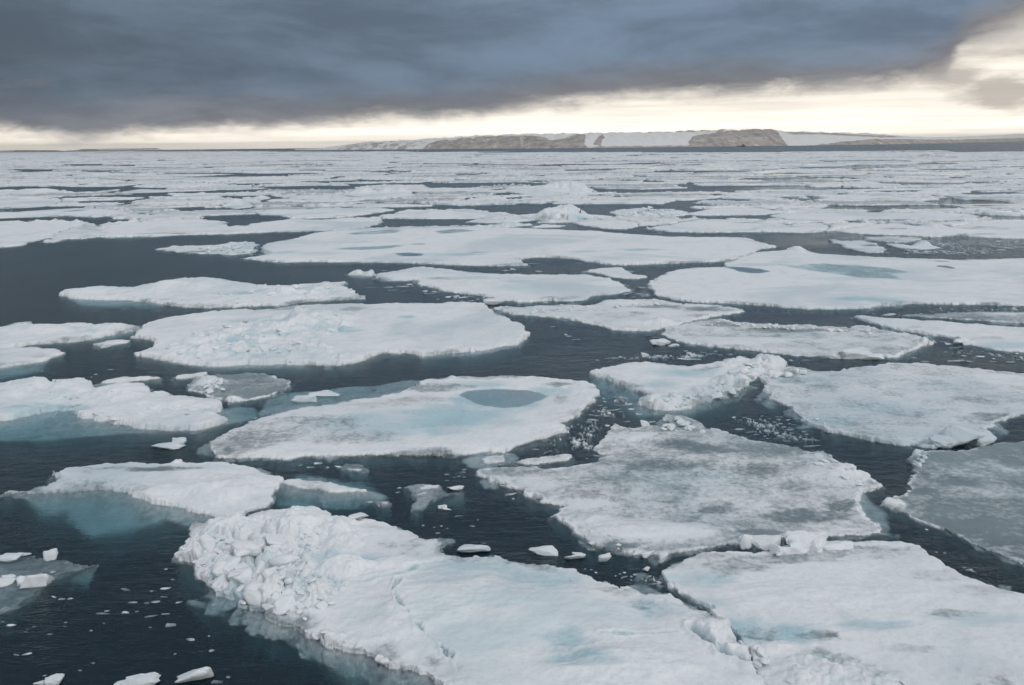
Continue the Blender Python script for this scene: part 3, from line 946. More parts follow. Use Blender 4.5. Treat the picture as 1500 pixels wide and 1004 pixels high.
fl('thin white slab lying left of a shorter slab above the chunky left floe',
   [(150, 560), (163, 554), (183, 549), (197, 550), (210, 547), (225, 550), (240, 553), (218, 557), (196, 559), (172, 562)], fb=0.18, rel=0.06, rough=1.5)
fl('short flat slab right of the thin white slab, behind the chunky left floe',
   [(247, 553), (258, 549), (273, 547), (288, 545), (303, 543), (307, 547), (296, 552), (276, 555), (257, 556)], fb=0.15, rel=0.05, rough=1.4)

fl('dark water-soaked thin floe carrying a clump of white ice, right of the chunky left floe',
   [(272, 571), (278, 562), (286, 556), (305, 551), (320, 548), (353, 547), (387, 547), (410, 553), (427, 558), (425, 568), (405, 576), (383, 583), (360, 588), (340, 588), (322, 586), (297, 577)],
   fb=0.06, rel=0.03, wet=0.64, rough=2.4, wl=1.2, res=1.1, fringe=0.35,
   bumps=[(308, 563, 26, 8, 0.35), (340, 586, 18, 4, 0.3), (295, 560, 18, 4, 0.25)], patches=[(308, 563, 30, 8, 'snow', 1.0), (340, 587, 20, 4, 'snow', 1.0), (288, 572, 14, 5, 'dirt', 0.5)],
   rub=[([(288, 560), (330, 555), (335, 568), (300, 572)], 0.25, 0.8)])

fl('pale floe right of centre with a lumpy pressure ridge along its near side',
   [(865, 544), (877, 538), (889, 534), (924, 530), (959, 530), (987, 532), (1008, 533), (1029, 532), (1042, 530), (1053, 527), (1066, 524), (1081, 522), (1095, 526), (1109, 525), (1130, 524), (1142, 527), (1152, 532), (1144, 541), (1123, 548), (1110, 553),
    (1098, 562), (1084, 569), (1078, 579), (1057, 585), (1029, 590), (1012, 597), (994, 600), (975, 601), (959, 600), (946, 597), (938, 593), (935, 583), (945, 576), (924, 570), (903, 564), (889, 557), (875, 551)],
   fb=0.18, rel=0.06, rwl=3.0, rough=2.6, wl=1.1, res=1.0,
   bumps=[(965, 588, 34, 9, 0.45), (1005, 585, 36, 9, 0.40), (1040, 575, 36, 10, 0.42), (1075, 560, 36, 10, 0.45), (1085, 536, 46, 9, 0.40), (1125, 532, 34, 7, 0.40), (1060, 545, 30, 6, 0.2)],
   rub=[([(938, 590), (960, 578), (1020, 575), (1065, 555), (1060, 530), (1100, 524), (1150, 530), (1110, 556), (1080, 578), (1020, 592), (960, 600)], 0.34, 0.95)],
   patches=[(1000, 545, 60, 9, 'blue', 0.65), (960, 562, 50, 8, 'blue', 0.45), (1035, 540, 30, 5, 'wet', 0.40), (905, 540, 24, 4, 'dirt', 0.3)],
   cracks=[([(868, 543), (885, 549), (892, 556)], 0.12, 0.3)],
   shelves=[([(875, 550), (935, 575), (930, 602), (990, 606), (1050, 596), (1090, 575), (1085, 590), (1010, 612), (930, 612), (880, 585), (862, 560)], 0.30, 1.2)])

fl('big grey rotten floe right of centre, mottled with wet patches and a white fringe',
   [(695, 687), (697, 698), (720, 705), (743, 711), (755, 717), (767, 723), (780, 729), (795, 736), (812, 740), (828, 741), (815, 748), (803, 756), (820, 764), (837, 773), (848, 784), (858, 797), (885, 804), (910, 808), (940, 813), (963, 814), (1010, 808), (1050, 800),
    (1090, 797), (1150, 790), (1200, 789), (1233, 787), (1270, 783), (1297, 779), (1290, 768), (1267, 753), (1258, 738), (1262, 722), (1280, 716), (1296, 710), (1283, 703), (1272, 699), (1252, 692), (1233, 681), (1221, 669), (1207, 660), (1186, 662), (1165, 655), (1140, 650), (1109, 647), (1081, 638),
    (1062, 630), (1039, 626), (1026, 618), (1010, 612), (976, 608), (974, 615), (987, 623), (965, 622), (945, 622), (931, 625), (918, 624), (903, 621), (892, 626), (886, 631), (893, 636), (884, 643), (875, 651), (865, 660), (886, 667), (868, 674), (854, 679), (819, 686), (785, 684), (750, 682), (715, 686)],
   fb=0.11, rel=0.05, rwl=2.2, rough=3.2, wl=1.1, res=1.0, wet=0.46, foot=0.6, fsel=0.10, fringe=0.40,  rim=0.12,
   bumps=[(960, 775, 120, 14, 0.16), (1240, 690, 40, 12, 0.22), (1205, 668, 22, 7, 0.28), (960, 640, 60, 12, 0.14), (850, 760, 40, 10, 0.1), (1005, 612, 30, 6, 0.2)],
   patches=[(960, 780, 110, 16, 'snow', 0.95), (890, 770, 60, 16, 'snow', 0.7), (1210, 690, 80, 26, 'snow', 0.75), (1190, 668, 30, 8, 'snow', 0.9), (930, 640, 60, 14, 'snow', 0.75), (780, 705, 70, 14, 'snow', 0.6), (860, 735, 60, 14, 'snow', 0.55), (1100, 730, 90, 24, 'snow', 0.45), (1245, 775, 40, 5, 'snow', 0.6),
            (1020, 655, 80, 18, 'wet', 0.85), (980, 680, 110, 16, 'wet', 0.68), (1180, 755, 110, 18, 'wet', 0.88), (1120, 780, 60, 10, 'wet', 0.8), (1230, 740, 40, 14, 'wet', 0.85), (900, 800, 60, 10, 'wet', 0.8), (1050, 745, 60, 14, 'wet', 0.62), (890, 715, 60, 12, 'wet', 0.5),
            (860, 725, 40, 14, 'dirt', 0.7), (1120, 690, 110, 22, 'dirt', 0.6), (1160, 660, 50, 9, 'dirt', 0.6), (960, 630, 50, 7, 'dirt', 0.5), (1000, 700, 140, 34, 'blue', 0.4), (870, 660, 30, 8, 'dirt', 0.4)],
   shelves=[([(840, 780), (870, 806), (910, 818), (965, 824), (1020, 816), (1060, 804), (1000, 795), (900, 790)], 0.10, 0.6), ([(1180, 745), (1265, 735), (1300, 750), (1305, 782), (1230, 792), (1180, 780)], 0.08, 0.5)])
fl('pale pointed slab drifting beside the far left tip of the big grey rotten floe',
   [(752, 676), (775, 671), (802, 668), (822, 666), (842, 665), (838, 671), (830, 675), (805, 679), (785, 682), (765, 680)], fb=0.09, rel=0.04, wet=0.28, rough=1.6, fringe=0.2)
fl('stubby pale slab just in front of the oval melt-pond floe',
   [(697, 670), (715, 666), (743, 663), (742, 670), (739, 677), (725, 680), (712, 680), (705, 675)], fb=0.09, rel=0.04, wet=0.22, rough=1.6)

fl('wide grey-white floe on the right with a darker soaked right end',
   [(1113, 553), (1128, 543), (1145, 540), (1163, 537), (1202, 542), (1225, 541), (1249, 538), (1280, 535), (1311, 531), (1369, 532), (1435, 538), (1500, 548), (1590, 560), (1590, 640), (1540, 615), (1500, 607), (1475, 615), (1458, 621), (1447, 629), (1420, 631), (1400, 634), (1380, 642),
    (1365, 657), (1340, 655), (1311, 652), (1280, 646), (1249, 641), (1225, 635), (1202, 630), (1175, 619), (1171, 607), (1150, 596), (1128, 584), (1120, 572), (1122, 560)],
   fb=0.16, rel=0.05, rwl=2.8, rough=2.8, wl=1.2, res=1.05, wet=0.26, fringe=0.5, rim=0.08,
   bumps=[(1160, 540, 40, 5, 0.2), (1140, 575, 24, 14, 0.14), (1280, 640, 100, 8, 0.12), (1250, 560, 120, 12, 0.08)],
   patches=[(1230, 570, 110, 16, 'wet', 0.36), (1220, 615, 60, 10, 'blue', 0.6), (1330, 570, 110, 14, 'wet', 0.30), (1440, 585, 80, 16, 'wet', 0.40), (1460, 610, 80, 12, 'wet', 0.65), (1430, 618, 40, 8, 'dirt', 0.5), (1180, 560, 60, 12, 'blue', 0.45), (1300, 600, 100, 14, 'blue', 0.40), (1400, 560, 100, 10, 'blue', 0.35),
            (1155, 558, 40, 6, 'wet', 0.45), (1470, 555, 60, 10, 'snow', 0.8)])

fl('dark grey soaked floe at the right edge, mottled with thin snow',
   [(1330, 673), (1342, 665), (1365, 661), (1400, 660), (1455, 650), (1500, 646), (1610, 650), (1620, 860), (1500, 826), (1480, 820), (1462, 813), (1437, 802), (1412, 790), (1385, 779), (1361, 770), (1340, 760), (1322, 751), (1303, 745), (1288, 739), (1300, 733), (1307, 730), (1322, 724), (1333, 718), (1328, 707), (1338, 693)],
   fb=0.09, rel=0.04, rwl=2.0, rough=3.0, wl=1.1, res=1.1, wet=0.68, foot=0.6, fsel=0.1, fringe=0.35, 
   bumps=[(1310, 738, 24, 8, 0.16), (1345, 668, 18, 5, 0.25)],
   patches=[(1310, 737, 24, 8, 'snow', 0.85), (1342, 668, 18, 5, 'snow', 0.9), (1440, 690, 100, 18, 'snow', 0.35), (1480, 720, 80, 14, 'snow', 0.30), (1400, 770, 110, 26, 'wet', 0.95), (1470, 790, 80, 20, 'wet', 0.95), (1360, 720, 40, 16, 'wet', 0.85), (1440, 735, 90, 10, 'dirt', 0.6), (1380, 690, 50, 10, 'dirt', 0.4)])

fl('flat grey-white floe right of centre with a slush-strewn far edge',
   [(968, 488), (980, 479), (1000, 473), (1030, 469), (1058, 468), (1085, 472), (1117, 473), (1145, 475), (1175, 475), (1205, 478), (1233, 479), (1258, 478), (1280, 481), (1305, 486), (1326, 488), (1345, 493), (1361, 498), (1360, 503), (1354, 508), (1340, 514), (1322, 520), (1307, 524),
    (1272, 523), (1218, 523), (1185, 522), (1155, 520), (1109, 515), (1070, 511), (1039, 508), (1000, 503), (980, 496)],
   fb=0.11, rel=0.05, rough=2.6, wl=1.4, res=1.1, wet=0.32, fringe=0.5, rim=0.2,
   patches=[(1150, 484, 110, 6, 'wet', 0.62), (1060, 476, 60, 4, 'wet', 0.6), (1270, 492, 70, 5, 'wet', 0.45), (1080, 500, 120, 8, 'snow', 0.7), (1290, 505, 60, 7, 'snow', 0.4), (1260, 516, 70, 4, 'wet', 0.5), (1180, 492, 80, 5, 'blue', 0.5)],
   bumps=[(1352, 502, 14, 4, 0.35)])

fl('bright tapering floe at the right edge with its point to the left',
   [(1250, 463), (1263, 461), (1300, 464), (1350, 468), (1408, 472), (1442, 474), (1500, 478), (1590, 482), (1590, 520), (1500, 517), (1458, 514), (1435, 509), (1417, 505), (1392, 496), (1370, 492), (1340, 488), (1300, 480), (1270, 472)],
   fb=0.18, rel=0.07, rough=2.0, wl=1.4, res=1.1, patches=[(1470, 505, 80, 7, 'blue', 0.5), (1440, 495, 50, 4, 'wet', 0.28), (1330, 480, 40, 3, 'dirt', 0.3)],
   bumps=[(1405, 497, 14, 4, 0.4), (1300, 468, 60, 4, 0.15)])
fl('thin grey soaked floe behind the bright tapering floe at the right edge',
   [(1318, 461), (1360, 460), (1420, 456), (1460, 455), (1500, 456), (1590, 458), (1590, 476), (1500, 474), (1450, 471), (1400, 468), (1350, 465)],
   fb=0.09, rel=0.03, rough=2.0, res=1.15, wet=0.55, fringe=0.3, patches=[(1480, 460, 40, 4, 'snow', 0.8), (1300, 461, 30, 2, 'snow', 0.8)])

fl('great white floe on the right with a blue melt pond and dark hole',
   [(950, 413), (967, 404), (974, 400), (980, 397), (1000, 394), (1020, 392), (1063, 390), (1062, 384), (1077, 380), (1090, 374), (1110, 369), (1140, 367), (1167, 364), (1185, 369), (1200, 372), (1230, 373), (1267, 375), (1330, 378), (1400, 380), (1500, 378), (1600, 377), (1600, 452), (1500, 448),
    (1433, 447), (1383, 446), (1333, 446), (1283, 449), (1265, 452), (1247, 453), (1183, 453), (1150, 451), (1117, 448), (1057, 445), (1013, 443), (985, 438), (960, 432), (957, 422)],
   fb=0.20, rel=0.06, rwl=5.0, rough=2.2, wl=1.8, res=1.05,
   bumps=[(1169, 367, 16, 4, 0.55), (1250, 430, 160, 12, 0.06)],
   ponds=[([(1128, 385), (1150, 388), (1167, 389), (1185, 387), (1207, 386), (1230, 388), (1253, 388), (1280, 391), (1305, 393), (1334, 399), (1308, 402), (1322, 410), (1300, 408), (1260, 407), (1240, 404), (1213, 400), (1185, 396), (1160, 392)], 0.20, 'blue'),
          ([(1062, 390), (1080, 391), (1100, 392), (1115, 394), (1127, 397), (1115, 400), (1100, 400), (1085, 398)], 0.18, 'blue')],
   patches=[(1262, 438, 60, 4, 'blue', 0.85), (1300, 441, 40, 2.5, 'blue', 0.7), (1150, 422, 30, 2, 'blue', 0.3), (1385, 391, 13, 3, 'wet', 1.0), (1380, 383, 14, 1.6, 'dirt', 0.9), (1110, 388, 50, 3, 'blue', 0.5), (1400, 411, 40, 1.5, 'blue', 0.35), (1240, 408, 60, 4, 'blue', 0.35)])

fl('great long white floe across the middle distance, dotted with thin blue melt pools',
   [(355, 378), (372, 375), (390, 373), (384, 366), (387, 357), (410, 353), (433, 348), (467, 340), (500, 337), (533, 335), (565, 334), (597, 332), (640, 333), (683, 332), (720, 332), (767, 334), (820, 336), (867, 338), (905, 341), (940, 343), (987, 346), (1020, 347), (1053, 347), (1097, 348), (1108, 351),
    (1117, 355), (1138, 361), (1125, 364), (1113, 366), (1097, 373), (1077, 380), (1060, 383), (1000, 386), (960, 387), (913, 389), (890, 388), (868, 384), (845, 380), (817, 378), (788, 377), (758, 380), (766, 385), (780, 389), (740, 390), (700, 390), (650, 388), (600, 386), (550, 385), (500, 384), (450, 384), (410, 385), (385, 383)],
   fb=0.21, rel=0.05, rwl=6.0, rough=2.0, wl=2.0, res=1.05,
   bumps=[(600, 345, 200, 8, 0.10), (900, 360, 200, 10, 0.08), (420, 378, 60, 4, 0.15), (960, 380, 60, 4, 0.2)],
   ponds=[([(508, 342), (525, 340), (550, 338), (575, 336), (590, 337), (580, 341), (560, 343), (520, 344)], 0.15, 'blue'), ([(488, 364), (515, 362), (550, 361), (580, 359), (592, 360), (570, 364), (540, 366), (500, 366)], 0.14, 'blue'),
          ([(638, 339), (660, 336), (680, 336), (698, 338), (670, 341), (645, 343)], 0.15, 'blue'), ([(574, 371), (600, 370), (622, 372), (615, 375), (590, 375)], 0.12, 'blue')],
   patches=[(675, 373, 40, 2.0, 'blue', 0.9), (700, 370, 26, 1.6, 'wet', 0.4), (935, 366, 40, 2.0, 'blue', 0.85), (610, 358, 24, 1.4, 'wet', 0.5), (415, 370, 26, 2.4, 'blue', 0.7), (550, 379, 26, 2, 'blue', 0.35), (855, 369, 30, 2, 'blue', 0.7), (640, 381, 30, 3, 'blue', 0.4), (975, 377, 30, 1.6, 'blue', 0.5), (1000, 355, 40, 1.4, 'blue', 0.3),
            (770, 378, 40, 3, 'wet', 0.5)])

fl('oblong pale floe below the great long floe, raised at its left end',
   [(548, 403), (556, 400), (566, 398), (578, 397), (590, 394), (604, 392), (620, 391), (650, 393), (680, 396), (710, 399), (740, 400), (802, 402), (830, 402), (862, 402), (880, 405), (894, 408), (910, 415), (924, 424), (915, 428), (906, 431), (888, 433), (870, 434), (862, 438), (854, 441), (828, 442), (800, 441),
    (760, 443), (734, 441), (720, 437), (700, 433), (680, 431), (660, 428), (648, 427), (640, 423), (625, 420), (612, 418), (608, 414), (620, 411), (600, 411), (580, 412), (558, 409)],
   fb=0.16, rel=0.06, rough=2.0, wl=1.6, res=1.05, rim=0.12, patches=[(690, 407, 50, 3, 'blue', 0.6), (650, 408, 40, 3, 'wet', 0.4), (780, 420, 100, 8, 'blue', 0.25), (820, 436, 50, 4, 'wet', 0.35), (720, 402, 40, 2, 'dirt', 0.4), (760, 412, 30, 2, 'blue', 0.5), (890, 430, 30, 3, 'dirt', 0.4)],
   bumps=[(620, 400, 60, 6, 0.3), (805, 440, 16, 4, 0.4)])
fl('small two-lumped white floe left of the oblong pale floe in the centre',
   [(507, 401), (516, 398), (526, 395), (531, 398), (538, 398), (544, 396), (549, 401), (547, 404), (538, 405), (530, 403), (518, 403)], fb=0.24, rel=0.12, rough=1.4, bumps=[(523, 400, 10, 4, 0.3), (543, 400, 7, 4, 0.25)])

fl('greyish patchy floe below the oblong centre floe, white mound at its near right',
   [(728, 450), (745, 448), (760, 449), (800, 447), (826, 445), (850, 446), (868, 445), (890, 441), (920, 440), (956, 438), (976, 441), (998, 446), (1025, 446), (1050, 446), (1072, 449), (1091, 456), (1060, 462), (1030, 467), (1015, 470), (1000, 474), (985, 477), (970, 480), (950, 485), (925, 485), (900, 483), (870, 477), (846, 471),
    (820, 467), (794, 464), (750, 460), (735, 457)],
   fb=0.11, rel=0.05, rough=2.4, wl=1.5, res=1.1, wet=0.20, fringe=0.5, rim=0.14, patches=[(1030, 452, 60, 6, 'wet', 0.72), (960, 449, 60, 4, 'wet', 0.55), (900, 460, 80, 5, 'wet', 0.40), (820, 455, 60, 4, 'dirt', 0.4), (1010, 462, 50, 4, 'wet', 0.4), (930, 474, 50, 5, 'snow', 0.8), (900, 443, 40, 3, 'snow', 0.9)],
   bumps=[(968, 473, 26, 5, 0.45), (845, 466, 14, 3, 0.3), (905, 443, 50, 2.5, 0.2)])
fl('small pale floe wedged between the great long floe and the great right floe',
   [(858, 398), (868, 393), (885, 391), (910, 391), (918, 395), (925, 400), (950, 405), (935, 409), (915, 408), (895, 406), (876, 401)], fb=0.13, rel=0.06, rough=1.8, wet=0.1)

fl('solid white floe at the left edge beyond the long stretch of open water',
   [(-70, 325), (0, 324), (26, 323), (60, 326), (100, 325), (118, 326), (130, 327), (128, 331), (108, 333), (95, 338), (80, 343), (74, 348), (60, 352), (46, 355), (30, 360), (0, 363), (-70, 366)],
   fb=0.21, rel=0.05, rough=1.8, wl=2.0, res=1.1)
fl('ragged slushy floe between the solid left edge floe and its long neighbour',
   [(80, 344), (90, 339), (100, 335), (120, 332), (140, 331), (154, 336), (156, 346), (140, 348), (120, 350), (100, 348), (92, 352), (78, 356), (66, 355)],
   fb=0.13, rel=0.10, rough=3.0, wl=1.6, wet=0.22, fringe=0.6, rub=[([(80, 344), (140, 330), (156, 346), (90, 354)], 0.25, 1.8)])
fl('long white floe on the left ending in a blunt tip by a dark notch',
   [(148, 329), (165, 330), (180, 327), (216, 323), (260, 321), (300, 321), (330, 324), (331, 332), (345, 331), (360, 330), (375, 327), (390, 324), (424, 321), (470, 321), (510, 319), (556, 318), (557, 323), (554, 329), (532, 335), (500, 337), (472, 339), (420, 340), (380, 341), (340, 343), (300, 344), (280, 344), (240, 346), (200, 348), (156, 348), (153, 338)],
   fb=0.20, rel=0.07, rough=2.0, wl=1.8, res=1.1, bumps=[(200, 345, 60, 2, 0.15), (420, 330, 80, 4, 0.1)], patches=[(240, 342, 60, 1.6, 'dirt', 0.7), (430, 338, 50, 1.6, 'dirt', 0.5), (330, 328, 30, 3, 'dirt', 0.4)], rim=0.15)
fl('low heap of slushy rubble in open water left of the great long floe',
   [(228, 366), (240, 363), (256, 360), (290, 360), (315, 359), (330, 357), (345, 356), (360, 353), (370, 356), (378, 359), (370, 363), (374, 368), (362, 372), (340, 374), (320, 372), (300, 372), (260, 369), (245, 367)],
   fb=0.11, rel=0.12, rough=2.6, wl=1.3, res=1.05, rub=[([(290, 362), (330, 356), (378, 357), (370, 372), (310, 372)], 0.5, 1.5)], wet=0.15, patches=[(290, 368, 40, 3, 'wet', 0.5), (260, 364, 30, 3, 'blue', 0.3)], bumps=[(360, 358, 12, 4, 0.3)])
fl('smooth white floe behind the blunt-tipped floe, left of the small dark lead',
   [(376, 310), (395, 308), (420, 307), (480, 305), (510, 304), (540, 303), (560, 304), (580, 307), (566, 310), (550, 313), (516, 317), (470, 318), (424, 319), (405, 316), (380, 315)],
   fb=0.19, rel=0.05, rough=1.8, wl=2.0, res=1.15)
fl('low arched white floe beyond the great long floe, left of the peaked hummock',
   [(560, 319), (556, 316), (575, 313), (590, 308), (600, 306), (630, 308), (645, 307), (660, 308), (684, 312), (705, 311), (712, 313), (730, 314), (748, 315), (735, 318), (720, 320), (684, 321), (640, 321), (600, 321)],
   fb=0.21, rel=0.10, rough=1.8, wl=1.8, res=1.1, bumps=[(650, 312, 50, 4, 0.35), (710, 314, 30, 2.5, 0.3)])
fl('flat white strip of floe just left of the peaked hummock',
   [(680, 326), (690, 323), (700, 320), (740, 320), (784, 320), (782, 323), (765, 325), (750, 327), (710, 327)], fb=0.18, rel=0.08, rough=1.8, wl=1.8, res=1.1)
fl('small floe rising to a peaked white hummock with a green foot',
   [(760, 317), (775, 316), (790, 315), (830, 314), (860, 314), (885, 315), (900, 317), (893, 320), (870, 322), (844, 323), (815, 323), (790, 322), (766, 320)],
   fb=0.20, rel=0.10, rough=1.8, wl=1.6, res=0.9, bumps=[(820, 318, 42, 6.5, 1.75), (845, 318, 36, 5, 0.75), (790, 319, 30, 4, 0.4)],
   patches=[(825, 324, 36, 1.7, 'blue', 1.0), (850, 322, 26, 1.6, 'blue', 0.9)], shelves=[([(785, 320), (845, 321), (848, 327), (790, 327)], 0.08, 0.5)])
fl('white floe wedge to the right of the peaked hummock floe',
   [(842, 326), (850, 322), (875, 322), (900, 321), (918, 323), (932, 326), (934, 332), (918, 336), (900, 336), (885, 335), (870, 333), (844, 329)], fb=0.18, rel=0.08, rough=1.9, wl=1.7, res=1.1)
fl('little white slab in the lead below the peaked hummock',
   [(774, 332), (786, 330), (800, 328), (815, 329), (828, 330), (820, 333), (800, 334), (782, 334)], fb=0.15, rel=0.08, rough=1.5)
fl('ragged jumbled floe right of the peaked hummock, heaped with slush blocks',
   [(896, 311), (906, 307), (940, 304), (960, 307), (980, 306), (1000, 309), (1010, 314), (995, 317), (980, 319), (950, 320), (920, 319), (905, 316)],
   fb=0.13, rel=0.14, rough=2.6, wl=1.6, res=1.05, wet=0.12, rub=[([(900, 312), (950, 304), (1008, 312), (980, 320), (915, 318)], 0.6, 2.0)], patches=[(945, 312, 24, 4, 'blue', 0.5)])
fl('white floe at the middle right with pointed left end before a narrow lead',
   [(946, 334), (965, 331), (984, 328), (1000, 324), (1014, 322), (1052, 321), (1100, 322), (1130, 321), (1145, 326), (1154, 331), (1162, 327), (1180, 327), (1200, 326), (1212, 331), (1213, 336), (1200, 340), (1180, 341), (1160, 341), (1116, 340), (1070, 341), (1020, 341), (976, 340), (955, 337)],
   fb=0.19, rel=0.08, rough=2.0, wl=1.8, res=1.1, bumps=[(1135, 326, 30, 4, 0.35), (945, 334, 8, 3, 0.4), (1113, 337, 12, 3, 0.3)], patches=[(1090, 337, 40, 2, 'blue', 0.4), (1100, 326, 30, 1.6, 'wet', 0.5)], rub=[([(1100, 330), (1140, 322), (1154, 332), (1110, 340)], 0.25, 2.0)])
fl('thin lens-shaped white floe beyond the narrow dark lead in the middle right',
   [(1000, 314), (1018, 310), (1040, 306), (1060, 304), (1080, 303), (1105, 304), (1120, 306), (1138, 308), (1152, 310), (1138, 313), (1120, 315), (1090, 316), (1060, 316), (1025, 316)], fb=0.16, rel=0.04, rough=1.6, wl=2.0, res=1.15)
fl('long bluish-white floe at the right behind the sparkling leads',
   [(1124, 316), (1140, 313), (1160, 311), (1200, 312), (1240, 310), (1280, 311), (1320, 311), (1360, 311), (1400, 312), (1420, 314), (1436, 317), (1420, 319), (1400, 321), (1360, 321), (1320, 323), (1290, 323), (1268, 324), (1235, 323), (1200, 324), (1160, 323), (1135, 319)], fb=0.16, rel=0.04, rough=1.8, wl=2.0, res=1.15, wet=0.08)
fl('broad white floe at the right with a small lump on top, reaching the right edge',
   [(1222, 338), (1240, 335), (1260, 331), (1280, 328), (1320, 327), (1340, 330), (1360, 329), (1376, 329), (1396, 332), (1420, 328), (1440, 326), (1500, 324), (1580, 323), (1580, 352), (1500, 350), (1460, 349), (1420, 347), (1410, 344), (1390, 347), (1366, 348), (1345, 346), (1320, 345), (1290, 344), (1260, 343)],
   fb=0.18, rel=0.08, rough=2.0, wl=1.8, res=1.15, wet=0.06, bumps=[(1368, 332, 14, 4, 0.55), (1385, 338, 60, 3, 0.2)], patches=[(1450, 334, 70, 4, 'wet', 0.32), (1310, 335, 30, 2, 'wet', 0.5), (1440, 343, 30, 1, 'dirt', 0.8)])
fl('bent white floe in the sparkling dark lead above the great right floe',
   [(1214, 351), (1225, 350), (1240, 353), (1260, 352), (1280, 356), (1294, 362), (1297, 369), (1285, 371), (1268, 370), (1252, 367), (1240, 363), (1228, 358)], fb=0.16, rel=0.08, rough=2.0, wl=1.5, res=1.1, patches=[(1275, 359, 22, 2, 'wet', 0.7), (1265, 364, 18, 1.6, 'blue', 0.4)])
fl('thin grey floe in the right lead, just under the broad lumped floe',
   [(1266, 347), (1300, 346), (1340, 347), (1352, 349), (1348, 352), (1330, 355), (1312, 356), (1300, 355), (1290, 354), (1276, 352)], fb=0.10, rel=0.03, wet=0.35, rough=1.6, fringe=0.4)
fl('narrow white floe with a small lump at its right end, amid dark sparkling water',
   [(1298, 356), (1315, 357), (1336, 359), (1345, 355), (1354, 352), (1360, 357), (1378, 362), (1370, 365), (1356, 366), (1335, 365), (1312, 363)], fb=0.16, rel=0.1, rough=1.7, bumps=[(1354, 357, 12, 4, 0.55)])
fl('thin strip of white ice on the dark water beyond the right pack edge',
   [(1128, 223), (1180, 222.2), (1250, 221.6), (1320, 221), (1380, 220.5), (1391, 221.2), (1388, 222), (1330, 222.3), (1260, 222.8), (1180, 223.4)], fb=0.90, rel=0.3, rough=0.8, wl=14, rwl=18, res=0.8, shelf=2.0)
fl('thin crescent floe at the left behind the solid left edge floe, above the dark lead',
   [(-40, 311), (30, 310), (76, 307), (110, 304), (160, 306), (185, 310), (210, 312), (185, 315), (155, 316), (130, 318), (90, 317), (40, 319), (-40, 321)], fb=0.18, rel=0.07, rough=1.8, wl=2.0, bumps=[(85, 315, 10, 3, 0.5)], patches=[(108, 309, 18, 2, 'wet', 0.5)])
fl('white left edge floe with three small white hummocks, in the far middle distance',
   [(-40, 281), (0, 280), (30, 279), (60, 278), (85, 279), (92, 281), (80, 284), (40, 286), (-40, 287)], fb=0.18, rel=0.08, rough=1.2, wl=3, bumps=[(8, 281, 9, 2.2, 0.7), (38, 281, 12, 2.2, 0.8), (66, 280, 22, 2.4, 0.9)])
fl('smooth grey-white floe at the left edge under the three hummocks',
   [(-40, 292), (0, 291), (60, 290), (90, 292), (86, 297), (80, 300), (66, 303), (30, 305), (-40, 306)], fb=0.16, rel=0.04, rough=1.4, wl=3)
fl('snowy floe with a low broad hummock in the distance, above the peaked hummock',
   [(730, 279), (760, 274), (790, 271), (820, 270), (850, 272), (868, 277), (866, 283), (840, 285), (800, 286), (760, 284)], fb=0.20, rel=0.12, rough=1.4, wl=4, bumps=[(826, 276, 40, 4.5, 2.3), (850, 279, 20, 3, 1.2), (800, 279, 30, 3, 0.8)])
fl('far floe with twin snowy hummocks left of the centre',
   [(500, 284), (520, 280), (545, 277), (560, 280), (580, 278), (600, 281), (610, 286), (590, 290), (550, 291), (515, 289)], fb=0.18, rel=0.12, rough=1.4, wl=3, bumps=[(533, 281, 18, 2.6, 1.3), (567, 280, 14, 2.4, 1.2), (590, 281, 20, 2.4, 1.2)])
fl('far floe with one peaked snow hummock, left of the twin hummocks',
   [(325, 300), (335, 296), (350, 294), (362, 296), (372, 300), (368, 304), (345, 306), (328, 304)], fb=0.15, rel=0.12, rough=1.4, wl=2.4, bumps=[(348, 299, 18, 3.4, 1.25)], patches=[(343, 303, 16, 1.6, 'blue', 0.6)])

fl('drowned grey ice ledge under the water in the lower left corner',
   [(-40, 815), (0, 812), (40, 811), (75, 813), (105, 820), (140, 824), (120, 832), (90, 838), (75, 850), (50, 868), (30, 885), (0, 893), (-40, 895)], fb=0.10, sunk=0.22, wet=0.55, rel=0.10, rwl=1.5, rough=4, wl=1.0, shelf=0.8, sdep=1.0)
fl('half-drowned funnel-shaped patch of pale ice in the dark channel left of centre',
   [(590, 712), (610, 707), (645, 707), (650, 715), (658, 719), (680, 717), (668, 723), (640, 728), (627, 737), (622, 743), (602, 746), (606, 730), (603, 718)], fb=0.06, sunk=0.03, wet=0.40, rel=0.06, rwl=1.0, rough=2.2, wl=0.8, shelf=0.4, sdep=0.8, patches=[(630, 710, 30, 6, 'snow', 0.7)])
fl('small drowned pale disc of ice in the dark channel behind the foreground mound',
   [(546, 735), (556, 731), (568, 731), (576, 736), (570, 741), (556, 741)], fb=0.06, sunk=0.06, wet=0.5, rel=0.05, rwl=0.8, rough=2.0, wl=0.8)
fl('small grey half-drowned cake of ice in the channel below the oval floe',
   [(496, 682), (508, 678), (524, 677), (536, 682), (540, 690), (524, 692), (506, 689)], fb=0.06, sunk=0.02, wet=0.45, rel=0.08, rwl=0.8, rough=2.4, wl=0.7)

WORLD_FLOES = []
BY_LABEL = {}
for i_, (lab, kw) in enumerate(FLOES):
    ob = build_floe(kw, 'ice_floe', seed=100 + i_ * 3)
    BY_LABEL[i_] = ob
    tag(ob, lab, 'ice floe', 'ice floes in the drifting pack')
    if kw.get('sunk'):
        continue
    WORLD_FLOES.append(px_poly(kw['poly'], DEFAULT['fb'] if 'fb' not in kw else kw['fb']))

